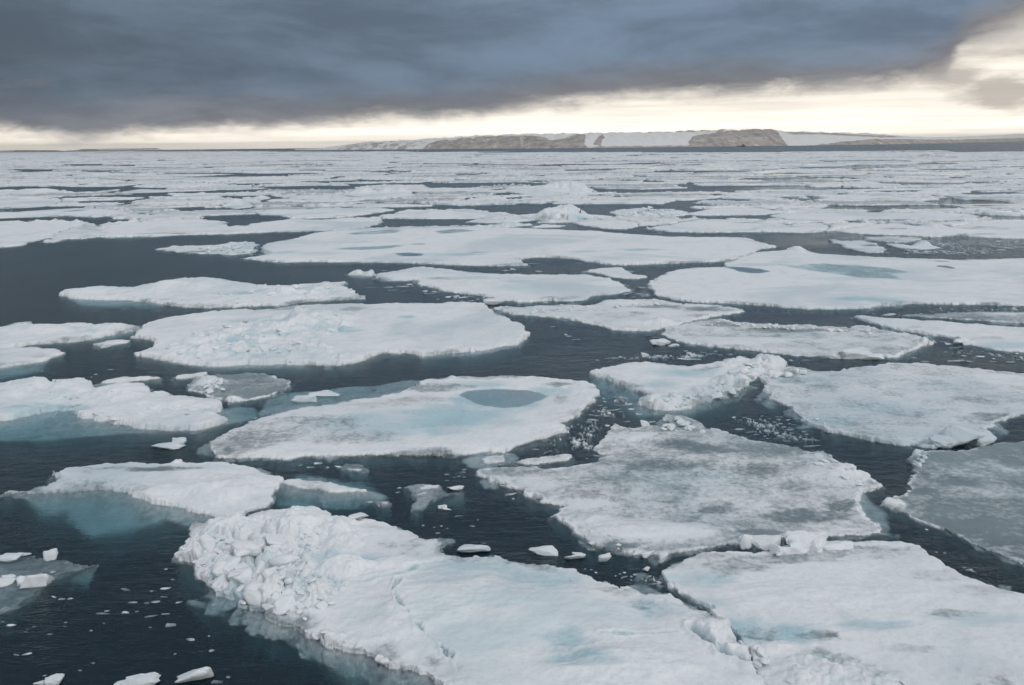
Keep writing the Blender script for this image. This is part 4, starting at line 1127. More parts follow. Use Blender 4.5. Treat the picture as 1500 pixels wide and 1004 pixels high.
# ------------------------------------------------------------------ loose blocks and bits of ice (a few meshes, shared by many copies)
def lump_mesh(name, seed, flat=0.7, ang=0.5, sub=2, sunk=False):
    """an irregular lump cut by a few flat faces; about one unit across"""
    import bmesh
    rs = np.random.RandomState(seed)
    bm = bmesh.new()
    bmesh.ops.create_icosphere(bm, subdivisions=sub, radius=0.5)
    planes = []
    for k in range(9):
        n = rs.normal(size=3)
        n[2] *= 0.7
        n /= np.linalg.norm(n)
        planes.append((n, 0.5 * (0.55 + 0.40 * rs.rand())))
    sx, sy = 0.85 + 0.5 * rs.rand(), 0.65 + 0.35 * rs.rand()
    for v in bm.verts:
        p = np.array(v.co)
        for n, dd in planes:
            e = p @ n - dd
            if e > 0:
                p = p - n * e * (0.55 + 0.45 * ang)
        p = p * (1 + 0.10 * (1 - ang) * math.sin(7 * p[0] + seed) * math.cos(6 * p[1]) + 0.05 * (rs.rand() - 0.5))
        v.co = (p[0] * sx, p[1] * sy, p[2] * flat)
    for f in bm.faces:
        f.smooth = True
    me = bpy.data.meshes.new(name)
    bm.to_mesh(me)
    bm.free()
    me.materials.append(ICE)
    co = np.zeros(len(me.vertices) * 3, np.float32)
    me.vertices.foreach_get('co', co)
    c3 = co.reshape(-1, 3)
    q_ = 2.2
    nz = fbm(c3[:, 0] * q_ + seed, c3[:, 1] * q_ + c3[:, 2] * 1.7, 4, seed) + fbm(c3[:, 2] * q_ * 1.3 - seed, c3[:, 0] * q_ + c3[:, 1], 4, seed + 9)
    c3 *= (1 + 0.17 * nz)[:, None]
    me.vertices.foreach_set('co', c3.ravel())
    z = c3[:, 2]
    for an, av in (('wet', np.where(z < 0, 0.30, 0.02) if sunk else np.zeros(len(z)) + 0.02), ('blue', np.where(z < -0.1 * flat, 0.35, 0.0)), ('dirt', np.zeros(len(z)))):
        a = me.attributes.new(an, 'FLOAT', 'POINT')
        a.data.foreach_set('value', av.astype(np.float32))
    return me


def slab_mesh(name, seed, flat, bev=0.05):
    """an angular broken slab: the hull of random points, its edges knocked off"""
    import bmesh
    rs = np.random.RandomState(seed)
    bm = bmesh.new()
    for k in range(13):
        p = rs.uniform(-1, 1, 3)
        p /= max(1e-6, np.abs(p).max() ** 0.75)
        bm.verts.new((p[0] * 0.5, p[1] * 0.42, p[2] * 0.5 * flat))
    r_ = bmesh.ops.convex_hull(bm, input=list(bm.verts))
    bmesh.ops.delete(bm, geom=list({e for e in r_['geom_interior'] + r_['geom_unused'] if isinstance(e, bmesh.types.BMVert)}), context='VERTS')
    bmesh.ops.dissolve_limit(bm, angle_limit=0.28, verts=bm.verts, edges=bm.edges)
    bmesh.ops.bevel(bm, geom=list(bm.edges), offset=bev, segments=1, affect='EDGES', profile=0.6, clamp_overlap=True)
    bmesh.ops.recalc_face_normals(bm, faces=bm.faces)
    me = bpy.data.meshes.new(name)
    for v in bm.verts:                       # bevels of slivers must not fly out
        for ax, lim in ((0, 0.55), (1, 0.5), (2, 0.55 * flat)):
            v.co[ax] = max(-lim, min(lim, v.co[ax]))
    bm.to_mesh(me)
    bm.free()
    me.materials.append(ICE)
    n = len(me.vertices)
    for an, v0 in (('wet', 0.02), ('blue', 0.06), ('dirt', 0.0)):
        a = me.attributes.new(an, 'FLOAT', 'POINT')
        a.data.foreach_set('value', np.full(n, v0, np.float32))
    return me


BLOCKS = [slab_mesh('ice_block', 200 + k, 0.45 + 0.1 * (k % 4), 0.05) for k in range(10)] + [lump_mesh('ice_block', 20 + k, 0.75 if k % 3 else 0.5, 0.8 if k % 2 else 0.5, 3) for k in range(5)]
BITS = [lump_mesh('ice_bit', 60 + k, 0.55 if k % 2 else 0.35, 0.5, 2, True) for k in range(6)] + [slab_mesh('ice_bit', 260 + k, 0.4, 0.06) for k in range(6)]
for k, me_ in enumerate(BITS):
    if k % 3 != 1:
        n_ = len(me_.vertices)
        me_.attributes['wet'].data.foreach_set('value', np.full(n_, (0.42, 0.08, 0.60)[k % 3], np.float32))
RND = random.Random(11)


def surface_z(o, x, y):
    hit, loc, nor, fi = o.ray_cast(Vector((x - o.location.x, y - o.location.y, 20)), Vector((0, 0, -1)))
    return loc.z if hit else None


def inside_px(q, x, y):
    c = False
    for i in range(len(q)):
        x0, y0 = q[i - 1]
        x1, y1 = q[i]
        if (y0 > y) != (y1 > y) and x < x0 + (y - y0) * (x1 - x0) / (y1 - y0):
            c = not c
    return c


def rubble(o, q, n, smin, smax, fb, power=2.2, sink=0.16, flat=1.0):
    """blocks frozen onto a floe: parts of that floe"""
    xs = [p[0] for p in q]
    ys = [p[1] for p in q]
    k = 0
    tries = 0
    while k < n and tries < n * 12:
        tries += 1
        px, py = RND.uniform(min(xs), max(xs)), RND.uniform(min(ys), max(ys))
        if not inside_px(q, px, py):
            continue
        g = ground(px, py, fb + 0.2)
        z = surface_z(o, g[0], g[1])
        if z is None or z < 0.05:
            continue
        m, my = mpp(g[1])
        sz = (smin + (smax - smin) * RND.random() ** power) * m
        b = link('ice_block', RND.choice(BLOCKS), o)
        b.scale = (sz * RND.uniform(0.8, 1.3), sz * RND.uniform(0.8, 1.25), sz * RND.uniform(0.7, 1.0) * flat)
        b.rotation_euler = (RND.uniform(-0.35, 0.35), RND.uniform(-0.35, 0.35), RND.uniform(0, 6.28))
        b.location = (g[0] - o.location.x, g[1] - o.location.y, z + sz * sink * flat)
        k += 1


bpy.context.view_layer.update()


def floe(start):
    for i, (lab, kw) in enumerate(FLOES):
        if lab.startswith(start):
            return BY_LABEL[i], kw['fb']
    raise KeyError(start)


fg, fb_ = floe('large white foreground')
rubble(fg, [(258, 812), (285, 770), (330, 790), (390, 790), (430, 800), (470, 815), (450, 850), (470, 875), (440, 900), (400, 905), (350, 885), (300, 850)], 110, 7, 40, fb_)
rubble(fg, [(425, 765), (470, 775), (480, 800), (455, 812), (430, 790)], 14, 6, 16, fb_)
rubble(fg, [(262, 818), (290, 838), (318, 865), (360, 890), (395, 910), (430, 928), (440, 915), (400, 895), (340, 862), (290, 815)], 40, 6, 26, fb_)
rubble(fg, [(400, 905), (450, 935), (520, 958), (600, 990), (640, 1003), (640, 990), (560, 950), (470, 915)], 46, 5, 18, fb_)
rubble(fg, [(455, 838), (520, 850), (470, 890), (430, 900)], 14, 6, 18, fb_)
rubble(fg, [(1010, 905), (1030, 905), (1090, 950), (1095, 968), (1060, 955)], 6, 6, 16, fb_)
ob, fb_ = floe('wide pale floe')
rubble(ob, [(1100, 945), (1120, 942), (1132, 955), (1108, 970)], 6, 14, 30, fb_, 1.2, 0.3)
rubble(ob, [(1120, 975), (1230, 960), (1330, 985), (1330, 1020), (1140, 1020)], 26, 5, 16, fb_, 2.2, 0.05, 0.6)
ob, fb_ = floe('broad bright floe')
rubble(ob, [(225, 515), (300, 485), (400, 465), (500, 458), (515, 480), (460, 500), (510, 520), (400, 530), (280, 528)], 60, 4, 22, fb_, 2.4, 0.08, 0.7)
ob, fb_ = floe('pale floe right of centre with')
rubble(ob, [(940, 592), (960, 580), (1020, 577), (1065, 557), (1080, 535), (1140, 528), (1110, 556), (1080, 578), (1020, 592), (960, 600)], 60, 4, 20, fb_, 2.2, 0.12, 0.9)
ob, fb_ = floe('long white floe near the left')
rubble(ob, [(340, 420), (420, 417), (510, 416), (530, 434), (440, 440), (300, 445), (200, 436)], 36, 4, 14, fb_, 2.2, 0.1, 0.7)
ob, fb_ = floe('chunky white floe')
rubble(ob, [(0, 570), (60, 562), (120, 570), (200, 572), (310, 590), (300, 622), (200, 620), (120, 605)], 34, 4, 18, fb_, 2.4, 0.02, 0.6)
ob, fb_ = floe('dark water-soaked thin')
rubble(ob, [(285, 562), (300, 557), (332, 560), (330, 570), (300, 572)], 16, 5, 14, fb_, 1.6, 0.2)
ob, fb_ = floe('big grey rotten')
rubble(ob, [(940, 614), (975, 609), (1005, 612), (1062, 631), (1000, 628), (950, 624)], 16, 5, 16, fb_, 1.6, 0.15)
rubble(ob, [(1180, 664), (1215, 664), (1285, 708), (1250, 705), (1200, 680)], 18, 5, 16, fb_, 1.8, 0.15, 0.8)
rubble(ob, [(840, 770), (900, 775), (930, 800), (860, 795)], 10, 4, 12, fb_, 1.8, 0.1, 0.7)
ob, fb_ = floe('wide grey-white floe on the right')
rubble(ob, [(1120, 548), (1165, 538), (1200, 542), (1140, 550)], 18, 5, 14, fb_, 1.6, 0.25)
rubble(ob, [(1118, 560), (1170, 605), (1250, 640), (1240, 632), (1170, 592), (1130, 560)], 16, 4, 10, fb_, 1.6, 0.15)
ob, fb_ = floe('flat grey-white floe')
rubble(ob, [(1010, 474), (1060, 468), (1170, 476), (1280, 482), (1355, 498), (1260, 484), (1100, 478)], 40, 3, 9, fb_, 1.6, 0.25)
ob, fb_ = floe('dark grey soaked')
rubble(ob, [(1328, 682), (1340, 664), (1368, 660), (1355, 668), (1338, 690)], 10, 5, 14, fb_, 1.6, 0.2)
ob, fb_ = floe('greyish patchy')
rubble(ob, [(740, 452), (830, 446), (960, 440), (980, 444), (860, 450), (760, 458)], 26, 3, 10, fb_, 1.6, 0.2)
ob, fb_ = floe('ragged jumbled')
rubble(ob, [(902, 311), (950, 305), (1006, 312), (980, 319), (920, 318)], 30, 3, 10, fb_, 1.6, 0.2)
ob, fb_ = floe('low heap of slushy')
rubble(ob, [(290, 362), (330, 358), (374, 358), (370, 370), (310, 371)], 26, 3, 9, fb_, 1.6, 0.2)

# ------------------------------------------------------------------ blocks lying on or between the floes: things of their own


def block_cluster(label, spec, cat='ice block', base_z=None, seed=5, group=None):
    """one or more lumps frozen together; spec = [(px, py, width px, height px, yaw)], the first is the biggest"""
    rs = random.Random(seed)
    root = None
    for k, (px, py, w, hh, yaw) in enumerate(spec):
        g = ground(px, py, 0.0)
        m, my = mpp(g[1])
        z0 = 0.0
        if base_z is not None:
            z0 = base_z
            g = ground(px, py, z0)
        me = slab_mesh('ice_block', seed * 10 + k, 0.9, 0.09)
        import bmesh
        bm = bmesh.new()
        bm.from_mesh(me)
        bmesh.ops.triangulate(bm, faces=bm.faces)
        bmesh.ops.subdivide_edges(bm, edges=bm.edges, cuts=4, use_grid_fill=True)
        for f_ in bm.faces:
            f_.smooth = True
        bm.to_mesh(me)
        bm.free()
        # roughen with noise so faces are not smooth
        co = np.zeros(len(me.vertices) * 3, np.float32)
        me.vertices.foreach_get('co', co)
        co = co.reshape(-1, 3)
        r3 = 1 + 0.20 * fbm(co[:, 0] * 3.2 + k, co[:, 1] * 3.2 + co[:, 2] * 2.6, 4, seed + k)
        co *= r3[:, None]
        me.vertices.foreach_set('co', co.ravel())
        sx = co[:, 0].max() - co[:, 0].min()
        sz = co[:, 2].max() - co[:, 2].min()
        W_, H_ = w * m / sx, hh * m / sz
        D_ = W_ * 0.62
        if root is None:
            root = link('ice_block', me)
            root.location = (g[0], g[1], z0 + 0.30 * hh * m)
            root.rotation_euler = (0, 0, yaw)
            root.scale = (1, 1, 1)
            for v in me.vertices:
                v.co = (v.co.x * W_, v.co.y * D_, v.co.z * H_)
            rl = root
        else:
            b = link('block_piece', me, rl)
            for v in me.vertices:
                v.co = (v.co.x * W_, v.co.y * D_, v.co.z * H_)
            off = Vector((g[0] - rl.location.x, g[1] - rl.location.y, z0 + 0.30 * hh * m - rl.location.z))
            off.rotate(Matrix.Rotation(-rl.rotation_euler.z, 3, 'Z'))
            b.location = off
            b.rotation_euler = (0, 0, yaw - rl.rotation_euler.z)
    tag(root, label, cat, group)
    return root


block_cluster('clean white block in several pieces on the far edge of the bottom right floe',
              [(1178, 804, 62, 34, 0.15), (1122, 801, 46, 26, -0.2), (1093, 800, 26, 26, 0.3), (1222, 805, 50, 16, -0.1), (1148, 806, 36, 22, 0.5), (1200, 803, 40, 28, 0.8), (1165, 808, 50, 16, 0.0)], base_z=0.12, seed=6)
block_cluster('white lumpy block between the grey-white right floe and the soaked right edge floe',
              [(1410, 650, 76, 38, 0.1), (1440, 650, 50, 26, 0.4), (1380, 653, 40, 18, -0.3)], base_z=0.05, seed=8)
block_cluster('flat tilted white block on the near edge of the flat grey-white floe',
              [(1245, 523, 56, 17, 0.08), (1222, 524, 30, 9, 0.2), (1275, 526, 40, 9, -0.1)], base_z=0.0, seed=9)
block_cluster('rounded white block floating in the lower left corner on a submerged ledge', [(50, 855, 44, 26, 0.2), (38, 857, 26, 18, 0.5)], seed=10)
block_cluster('small upright white block above the rounded block in the lower left', [(76, 819, 20, 18, 0.7)], seed=12)
block_cluster('low white slab of ice at the left edge, lower left corner', [(16, 820, 34, 10, 0.1), (34, 814, 20, 7, 0.4)], seed=13)
block_cluster('broken white piece at the left edge beside the rounded block', [(4, 856, 36, 14, 0.2), (14, 848, 20, 8, 0.4)], seed=14)
block_cluster('smooth white block cut off by the bottom edge, left of the foreground floe', [(284, 997, 54, 32, 0.15)], seed=15)
block_cluster('jagged white strip of ice cut off by the bottom edge, left of the smooth block', [(205, 1003, 56, 16, 0.05), (182, 1003, 30, 8, 0.2)], seed=16)
block_cluster('low jagged piece of ice at the bottom edge, farthest left of those cut off there', [(84, 1001, 28, 14, 0.3), (58, 1002, 18, 6, 0.1)], seed=17)
block_cluster('small white slab afloat against the far edge of the foreground floe', [(694, 806, 50, 14, 0.05)], seed=18)
block_cluster('pale sunken lump to the right of the small slab, just off the foreground floe', [(796, 811, 44, 12, 0.0)], seed=19)
block_cluster('egg-shaped white lump in the dark gap behind the foreground floe', [(886, 823, 20, 14, 0.4)], seed=20)
block_cluster('small lump with a white cap in the dark gap, left of the egg-shaped lump', [(846, 815, 16, 9, 0.2), (842, 820, 32, 10, 0.1)], seed=21)
block_cluster('whitish chunk just off the near edge of the big grey rotten floe', [(948, 815, 24, 10, 0.1)], seed=22)
block_cluster('whitish chunk touching the pale tip of the bottom right floe', [(972, 822, 20, 15, 0.5)], seed=23)
block_cluster('little bright chunk in the slushy corner between the two foreground floes', [(947, 837, 12, 7, 0.2)], seed=24)
block_cluster('white peaked bit with a flat tail between the wedge floe and the oval floe', [(264, 651, 26, 14, -0.3), (245, 655, 50, 5, 0.0)], seed=25)
block_cluster('oblong white block beside the upper left rim of the oval floe', [(446, 587, 38, 12, 0.15)], seed=26)
block_cluster('thin white sliver beyond the oblong block at the oval floe', [(476, 578, 50, 5, 0.03)], seed=27)
block_cluster('small white piece at the right tip of the funnel-shaped patch', [(668, 716, 26, 5, 0.05)], seed=30)
block_cluster('tiny white cone with a tail in the dark channel behind the foreground floe', [(648, 745, 14, 7, 0.2), (656, 746, 14, 3, 0.0)], seed=31)
block_cluster('small tilted white slab at the back corner of the foreground mound', [(524, 764, 40, 13, 0.25)], base_z=0.12, seed=32)
block_cluster('white lump in the gap right of the flat grey-white floe', [(1351, 504, 20, 9, 0.3)], seed=33)
block_cluster('white rounded lump in front of the bright tapering floe at the right', [(1405, 503, 18, 9, 0.2), (1418, 505, 20, 5, 0.0)], seed=34)
block_cluster('white lump standing between the oblong centre floe and the broad bright floe', [(722, 446, 34, 10, 0.15), (708, 447, 20, 5, 0.1)], seed=35)
block_cluster('ridged white lump beyond the pale ridged floe, alone in dark water', [(945, 523, 12, 9, 0.4)], seed=36)
block_cluster('small white slab with a thin tail in the water above the pale ridged floe', [(967, 505, 32, 10, 0.05), (985, 507, 18, 4, 0.0)], seed=37)

# ------------------------------------------------------------------ the crowded pack behind: floes between the traced ones and out to its edge
LEADS_PX = [
    [(0, 274), (40, 273.5), (66, 276), (60, 278), (0, 279.5)], [(70, 272), (90, 274), (150, 275.5), (200, 276), (170, 279), (140, 282), (112, 283), (84, 277)],
    [(200, 283), (250, 284), (230, 286), (210, 285)], [(110, 295), (160, 294), (210, 292), (190, 297), (120, 298)], [(70, 289), (140, 290), (90, 292)],
    [(0, 306), (70, 304), (76, 306), (30, 309), (0, 310)], [(244, 305), (270, 304), (296, 303), (300, 306), (280, 311), (255, 309)],
    [(-40, 321), (0, 320), (80, 317), (140, 319), (160, 317), (164, 321), (215, 322), (180, 327), (148, 329), (144, 332), (130, 326), (100, 325), (30, 325), (-40, 325)],
    [(300, 270), (380, 269), (414, 268), (412, 270), (360, 272)], [(384, 275), (424, 273), (480, 272), (516, 275), (520, 279), (480, 280), (420, 279)],
    [(312, 289), (340, 287), (390, 289), (350, 292.5)], [(548, 251), (600, 251), (600, 253), (560, 253)], [(440, 249), (474, 249), (474, 250.6), (440, 250.6)],
    [(532, 269.5), (600, 268), (600, 270), (540, 271)], [(620, 271), (680, 269), (770, 269), (810, 267), (740, 273), (690, 276), (630, 276)],
    [(766, 243), (820, 240.6), (870, 240.6), (800, 244)], [(816, 249), (900, 247.5), (900, 250), (830, 251)], [(666, 254.5), (708, 254.5), (700, 256.5), (670, 256.5)],
    [(666, 263), (694, 263), (690, 265.5), (668, 265.5)], [(730, 290), (770, 288), (780, 291), (752, 293.5)],
    [(640, 304), (700, 304), (746, 302), (760, 298), (840, 300), (900, 299), (950, 299), (984, 302), (940, 305), (900, 307.5), (870, 309), (830, 304), (800, 306), (788, 314), (760, 316), (740, 312), (712, 311), (690, 307), (650, 307), (630, 308)],
    [(870, 281), (890, 277), (940, 278), (1040, 275), (1066, 277), (1030, 280), (920, 284), (880, 283)], [(998, 241.5), (1026, 240.8), (1024, 243), (1000, 243)],
    [(900, 246.5), (948, 246), (946, 248.6), (900, 248.8)], [(960, 250.4), (1050, 250.4), (1050, 252.2), (960, 252.2)], [(1120, 263), (1200, 263), (1260, 266), (1230, 268), (1200, 269), (1150, 266)],
    [(1270, 266), (1366, 268), (1434, 268), (1400, 271), (1340, 272), (1290, 269)], [(1344, 296), (1370, 293), (1420, 293), (1460, 294), (1490, 300), (1440, 303), (1380, 300)],
    [(1340, 248), (1448, 247), (1440, 250), (1350, 250)], [(1266, 280), (1348, 279), (1340, 282), (1270, 282)],
    [(984, 318), (1020, 316), (1060, 317), (1120, 315), (1152, 319), (1120, 322), (1040, 321), (1000, 322)], [(330, 317), (345, 316), (390, 317), (420, 317), (424, 321), (390, 324), (370, 327), (345, 330), (331, 331), (332, 322)],
    [(516, 318), (540, 313), (560, 312), (590, 309), (585, 313), (560, 315), (540, 319)], [(530, 336), (557, 331), (560, 321), (620, 321), (690, 322), (696, 325), (740, 330), (700, 332), (600, 332), (560, 334)],
    [(740, 331), (790, 333), (850, 336), (930, 340), (1000, 344), (1060, 346), (1096, 347), (1110, 342), (1160, 342), (1210, 341), (1240, 344), (1290, 346), (1340, 350), (1350, 353), (1420, 349), (1500, 352), (1560, 352), (1560, 376), (1400, 378), (1260, 374), (1190, 370), (1140, 366), (1120, 352), (1080, 346), (900, 336), (880, 336), (830, 334)],
    [(0, 345), (60, 345), (160, 349), (300, 345), (470, 339), (420, 352), (385, 360), (350, 385), (0, 400)],
    [(312, 258), (390, 257), (388, 259), (320, 259.6)], [(20, 248), (90, 248.6), (70, 251), (24, 250.5)], [(120, 250), (160, 250), (150, 252.4), (122, 252)], [(90, 241), (150, 240.6), (145, 242.6), (92, 242.4)], [(168, 242), (196, 242), (196, 244), (170, 243.6)],
    [(160, 252.5), (230, 253.5), (200, 255), (165, 254.6)], [(1260, 258), (1330, 259), (1300, 261)], [(1140, 289), (1210, 291), (1190, 294), (1150, 293)], [(1040, 291), (1120, 293), (1080, 296)], [(1180, 276), (1240, 277), (1220, 280), (1184, 280)],
    [(1240, 304), (1300, 306), (1280, 309), (1244, 308)], [(760, 258), (800, 256.5), (795, 259)], [(560, 264), (590, 265), (570, 267)], [(310, 281), (330, 280), (326, 283)], [(1400, 283), (1480, 281), (1500, 284), (1420, 286)], [(1300, 240), (1400, 239), (1390, 241.5)],
]
LEADS = [np.array([ground(x, y) for x, y in q]) for q in LEADS_PX]
LBOX = [(q.min(0), q.max(0)) for q in LEADS]
WBOX = [(q.min(0), q.max(0)) for q in WORLD_FLOES]

ICE_EDGE = [(-200, 222.5), (0, 222.6), (300, 222.6), (600, 222.8), (750, 223.2), (900, 223.2), (1140, 223.4), (1240, 222.9), (1400, 223.4), (1500, 223.0), (1700, 223.2)]


def edge_y(px):
    return float(np.interp(px, [p[0] for p in ICE_EDGE], [p[1] for p in ICE_EDGE]))


rs = np.random.RandomState(4)
seeds = []
dd_ = 128.0
while dd_ < 7800:
    sy = (0.036 * dd_ + 6.5) if dd_ < 2000 else 0.10 * dd_ - 120
    sx = sy * 2.1
    xw = 0.62 * dd_ + 40
    n = int(2 * xw / sx)
    off = rs.rand()
    for k in range(n + 1):
        seeds.append((-xw + (k + off + 0.6 * (rs.rand() - 0.5)) * sx, dd_ + 0.75 * (rs.rand() - 0.5) * sy, sy))
    dd_ += sy * 0.92
seeds = np.array(seeds)
ASP = 2.1


def clip_half(poly, a, b, c):
    """keep a*x + b*y <= c"""
    res = []
    n = len(poly)
    for i in range(n):
        p, q = poly[i], poly[(i + 1) % n]
        fp, fq = a * p[0] + b * p[1] - c, a * q[0] + b * q[1] - c
        if fp <= 0:
            res.append(p)
        if (fp < 0) != (fq < 0) and abs(fp - fq) > 1e-12:
            t_ = fp / (fp - fq)
            res.append((p[0] + (q[0] - p[0]) * t_, p[1] + (q[1] - p[1]) * t_))
    return res


cand = []
S2 = seeds[:, :2] / np.array([ASP, 1.0])
for i, (x, y, s_) in enumerate(seeds):
    u, v = project(x, y)
    if u < -120 or u > 1620 or v > 346 or v < edge_y(u) - 0.05:
        continue
    if any((lo <= (x, y)).all() and (hi >= (x, y)).all() and sdf(q, np.array([x]), np.array([y]))[0] > -0.02 * s_ for q, (lo, hi) in zip(LEADS, LBOX)):
        if rs.rand() < 0.93:
            continue
    if any((lo <= (x, y)).all() and (hi >= (x, y)).all() and sdf(q, np.array([x]), np.array([y]))[0] > 0.25 * s_ for q, (lo, hi) in zip(WORLD_FLOES, WBOX)):
        continue
    if rs.rand() < 0.05:
        continue
    p0 = S2[i]
    dv = S2 - p0
    d2 = (dv ** 2).sum(1)
    nb = np.argsort(d2)[1:22]
    R = 1.6 * s_
    poly = [(-R, -R), (R, -R), (R, R), (-R, R)]
    for j in nb:
        a, b = dv[j]
        L = math.hypot(a, b)
        gapw = 0.5 * L - (0.02 * s_ + 0.11 * s_ * rs.rand() ** 2.0)
        poly = clip_half(poly, a / L, b / L, gapw)
        if len(poly) < 3:
            break
    if len(poly) < 3:
        continue
    P = np.array([(x + a * ASP, y + b) for a, b in poly])
    m, my = mpp(y)
    wpx = (P[:, 0].max() - P[:, 0].min()) / m
    hpx = (P[:, 1].max() - P[:, 1].min()) / my
    cand.append((wpx * hpx, i, P, u, v, s_))
cand.sort(key=lambda c: -c[0])


def fill_spec(i, y, s_, r):
    fb = r.choice([0.16, 0.2, 0.24, 0.3, 0.36]) * (1 + y / 2600)
    wet = r.choice([0, 0, 0, 0.05, 0.15, 0.3, 0.45]) if y < 900 else r.choice([0, 0, 0, 0.1])
    sp = dict(fb=fb, rel=0.09 * (1 + y / 900), rwl=0.35 * s_, rough=2.0 if y < 300 else 1.6, wl=max(2.0, 0.13 * s_), wet=wet, fringe=0.12 * s_ if wet else 0, taper=0.4,
              rim=r.choice([0.1, 0.3, 0.55, 0.8]) * (1 + y / 1200), foot=0, res=1.2 if y < 500 else 1.5, shelf=0.4, sdep=0.5, dirt=r.choice([0, 0, 0, 0.2]))
    return sp


COLS = [(130, 'under the low left islets'), (260, 'right of the islets'), (380, 'under the plain left horizon'), (490, 'left of the low dark rock'), (620, 'under the pale hill end'), (740, 'under the brown cliffs'), (860, 'under the right end of the brown cliffs'),
        (1008, 'under the white glacier slope'), (1155, 'under the rounded rock cliff'), (1290, 'under the right snow slope'), (1400, 'under the low brown land'), (9999, 'at the right edge')]
ROWS = [(233, 'hair-thin strip of floe at the pack edge'), (241, 'very thin far floe'), (250, 'thin far floe'), (262, 'flat distant floe'), (276, 'flat mid-distant floe'), (292, 'low broken floe'), (312, 'nearer ragged floe'), (9999, 'slushy floe behind the great long floe')]
stuffV, stuffF, stuffA, nV = [], [], [], 0
count = 0
for c_i, (area, i, P, u, v, s_) in enumerate(cand):
    r = random.Random(1000 + i)
    cx_, cy_ = P.mean(0)
    lo, hi = P.min(0) - 1, P.max(0) + 1
    cut = [(q, 0.02 * s_) for q, (l2, h2) in zip(LEADS, LBOX) if (l2 < hi).all() and (h2 > lo).all()]
    cut += [(q, 0.25 + 0.01 * s_) for q, (l2, h2) in zip(WORLD_FLOES, WBOX) if (l2 < hi).all() and (h2 > lo).all()]
    sp = fill_spec(i, cy_, s_, r)
    sp['cut'] = cut
    sp['poly'] = None
    if u > 960 and v > 233 and r.random() < 0.75:
        pl_ = []
        for _ in range(r.choice([1, 1, 2])):
            cxp, cyp = cx_ + r.uniform(-0.35, 0.35) * ASP * s_, cy_ + r.uniform(-0.3, 0.3) * s_
            ra, rb = r.uniform(0.10, 0.26) * ASP * s_, r.uniform(0.06, 0.15) * s_
            pl_.append(([project(cxp + ra * math.cos(a_) * r.uniform(0.7, 1.2), cyp + rb * math.sin(a_) * r.uniform(0.7, 1.2), sp['fb']) for a_ in [2 * math.pi * q_ / 9 for q_ in range(9)]], 0.12, 'film'))
        sp['ponds'] = pl_
        sp['fb'] = max(sp['fb'], 0.22)
    single = count < 235
    got = build_floe(sp, 'ice_floe', 3000 + i * 3, world_poly=P, bits=not single)
    if got is None:
        continue
    if single:
        count += 1
        col = next(t_ for lim, t_ in COLS if u < lim)
        row = next(t_ for lim, t_ in ROWS if v < lim)
        wid = (P[:, 0].max() - P[:, 0].min()) / mpp(cy_)[0]
        lab = ('long ' if wid > 130 else ('short ' if wid < 70 else '')) + ('greyish ' if sp['wet'] > 0.1 else 'white ') + row + ' ' + col
        if sp.get('ponds') and len(lab.split()) <= 10:
            lab += ', glinting melt water on it'
        if len(lab.replace('-', ' ').split()) > 16:
            lab = lab.replace('long ', '', 1).replace('short ', '', 1).replace('slushy ', '')
        tag(got, lab, 'ice floe', 'far pack floes: ' + lab)
    else:
        V, F, at = got
        stuffV.append(V)
        stuffF.append(F + nV)
        stuffA.append(at)
        nV += len(V)
if stuffV:
    me = mesh_np('pack_ice', np.vstack(stuffV), np.vstack(stuffF), {k: np.concatenate([a[k] for a in stuffA]) for k in ('wet', 'blue', 'dirt')})
    TRI[0] += 2 * len(me.polygons)
    o = link('pack_ice', me, None, ICE)
    o['kind'] = 'stuff'
    tag(o, 'crowded white pack ice reaching out to its edge below the horizon', 'pack ice')

# ------------------------------------------------------------------ far coast
COAST = [(430, 220.0), (500, 219.6), (600, 218.9), (700, 218.2), (850, 217.2), (960, 216), (1080, 214.6), (1200, 213.2), (1280, 212.1), (1400, 209.8), (1500, 207.3), (1600, 205.6), (1750, 204.4)]
CREST = [(430, 219.6), (470, 217.5), (500, 213), (540, 208.5), (570, 206.8), (600, 205.5), (650, 202), (700, 199), (760, 196.8), (800, 195.8), (850, 195.2), (950, 193.8), (1010, 192.6), (1060, 191.0), (1100, 190), (1128, 189.6), (1140, 191.6), (1150, 193.3), (1200, 194.2),
         (1240, 195), (1285, 196.8), (1330, 200.3), (1370, 201.3), (1410, 201.0), (1460, 198.5), (1500, 196), (1600, 193), (1750, 198)]
ROCK = [[(1008, 208), (1014, 200), (1028, 196.5), (1050, 193.6), (1075, 191.5), (1090, 188), (1132, 188), (1140, 194), (1146, 203), (1154, 213), (1156, 216), (1012, 216)],
        [(616, 220), (628, 210), (640, 206.5), (664, 203.5), (700, 200.5), (740, 199), (780, 198.5), (800, 201.5), (806, 206), (828, 202), (845, 196.5), (858, 198), (857, 210), (862, 218), (740, 219)],
        [(488, 220), (515, 211), (550, 206), (600, 206.5), (632, 207), (620, 212), (600, 216), (588, 220)], [(858, 215), (1010, 213), (1010, 217), (858, 219)], [(868, 212), (874, 204), (879, 198), (884, 197), (886, 201), (882, 207), (880, 214)],
        [(1180, 214), (1240, 207), (1280, 203.5), (1326, 204), (1400, 204.5), (1500, 202), (1600, 200), (1760, 201), (1760, 210), (1180, 216)], [(1138, 193), (1220, 195.4), (1285, 198), (1326, 201), (1290, 202), (1220, 198), (1160, 197)],
        [(940, 192), (1010, 191), (1060, 190), (1060, 192.2), (1010, 193.4), (940, 194.8)]]


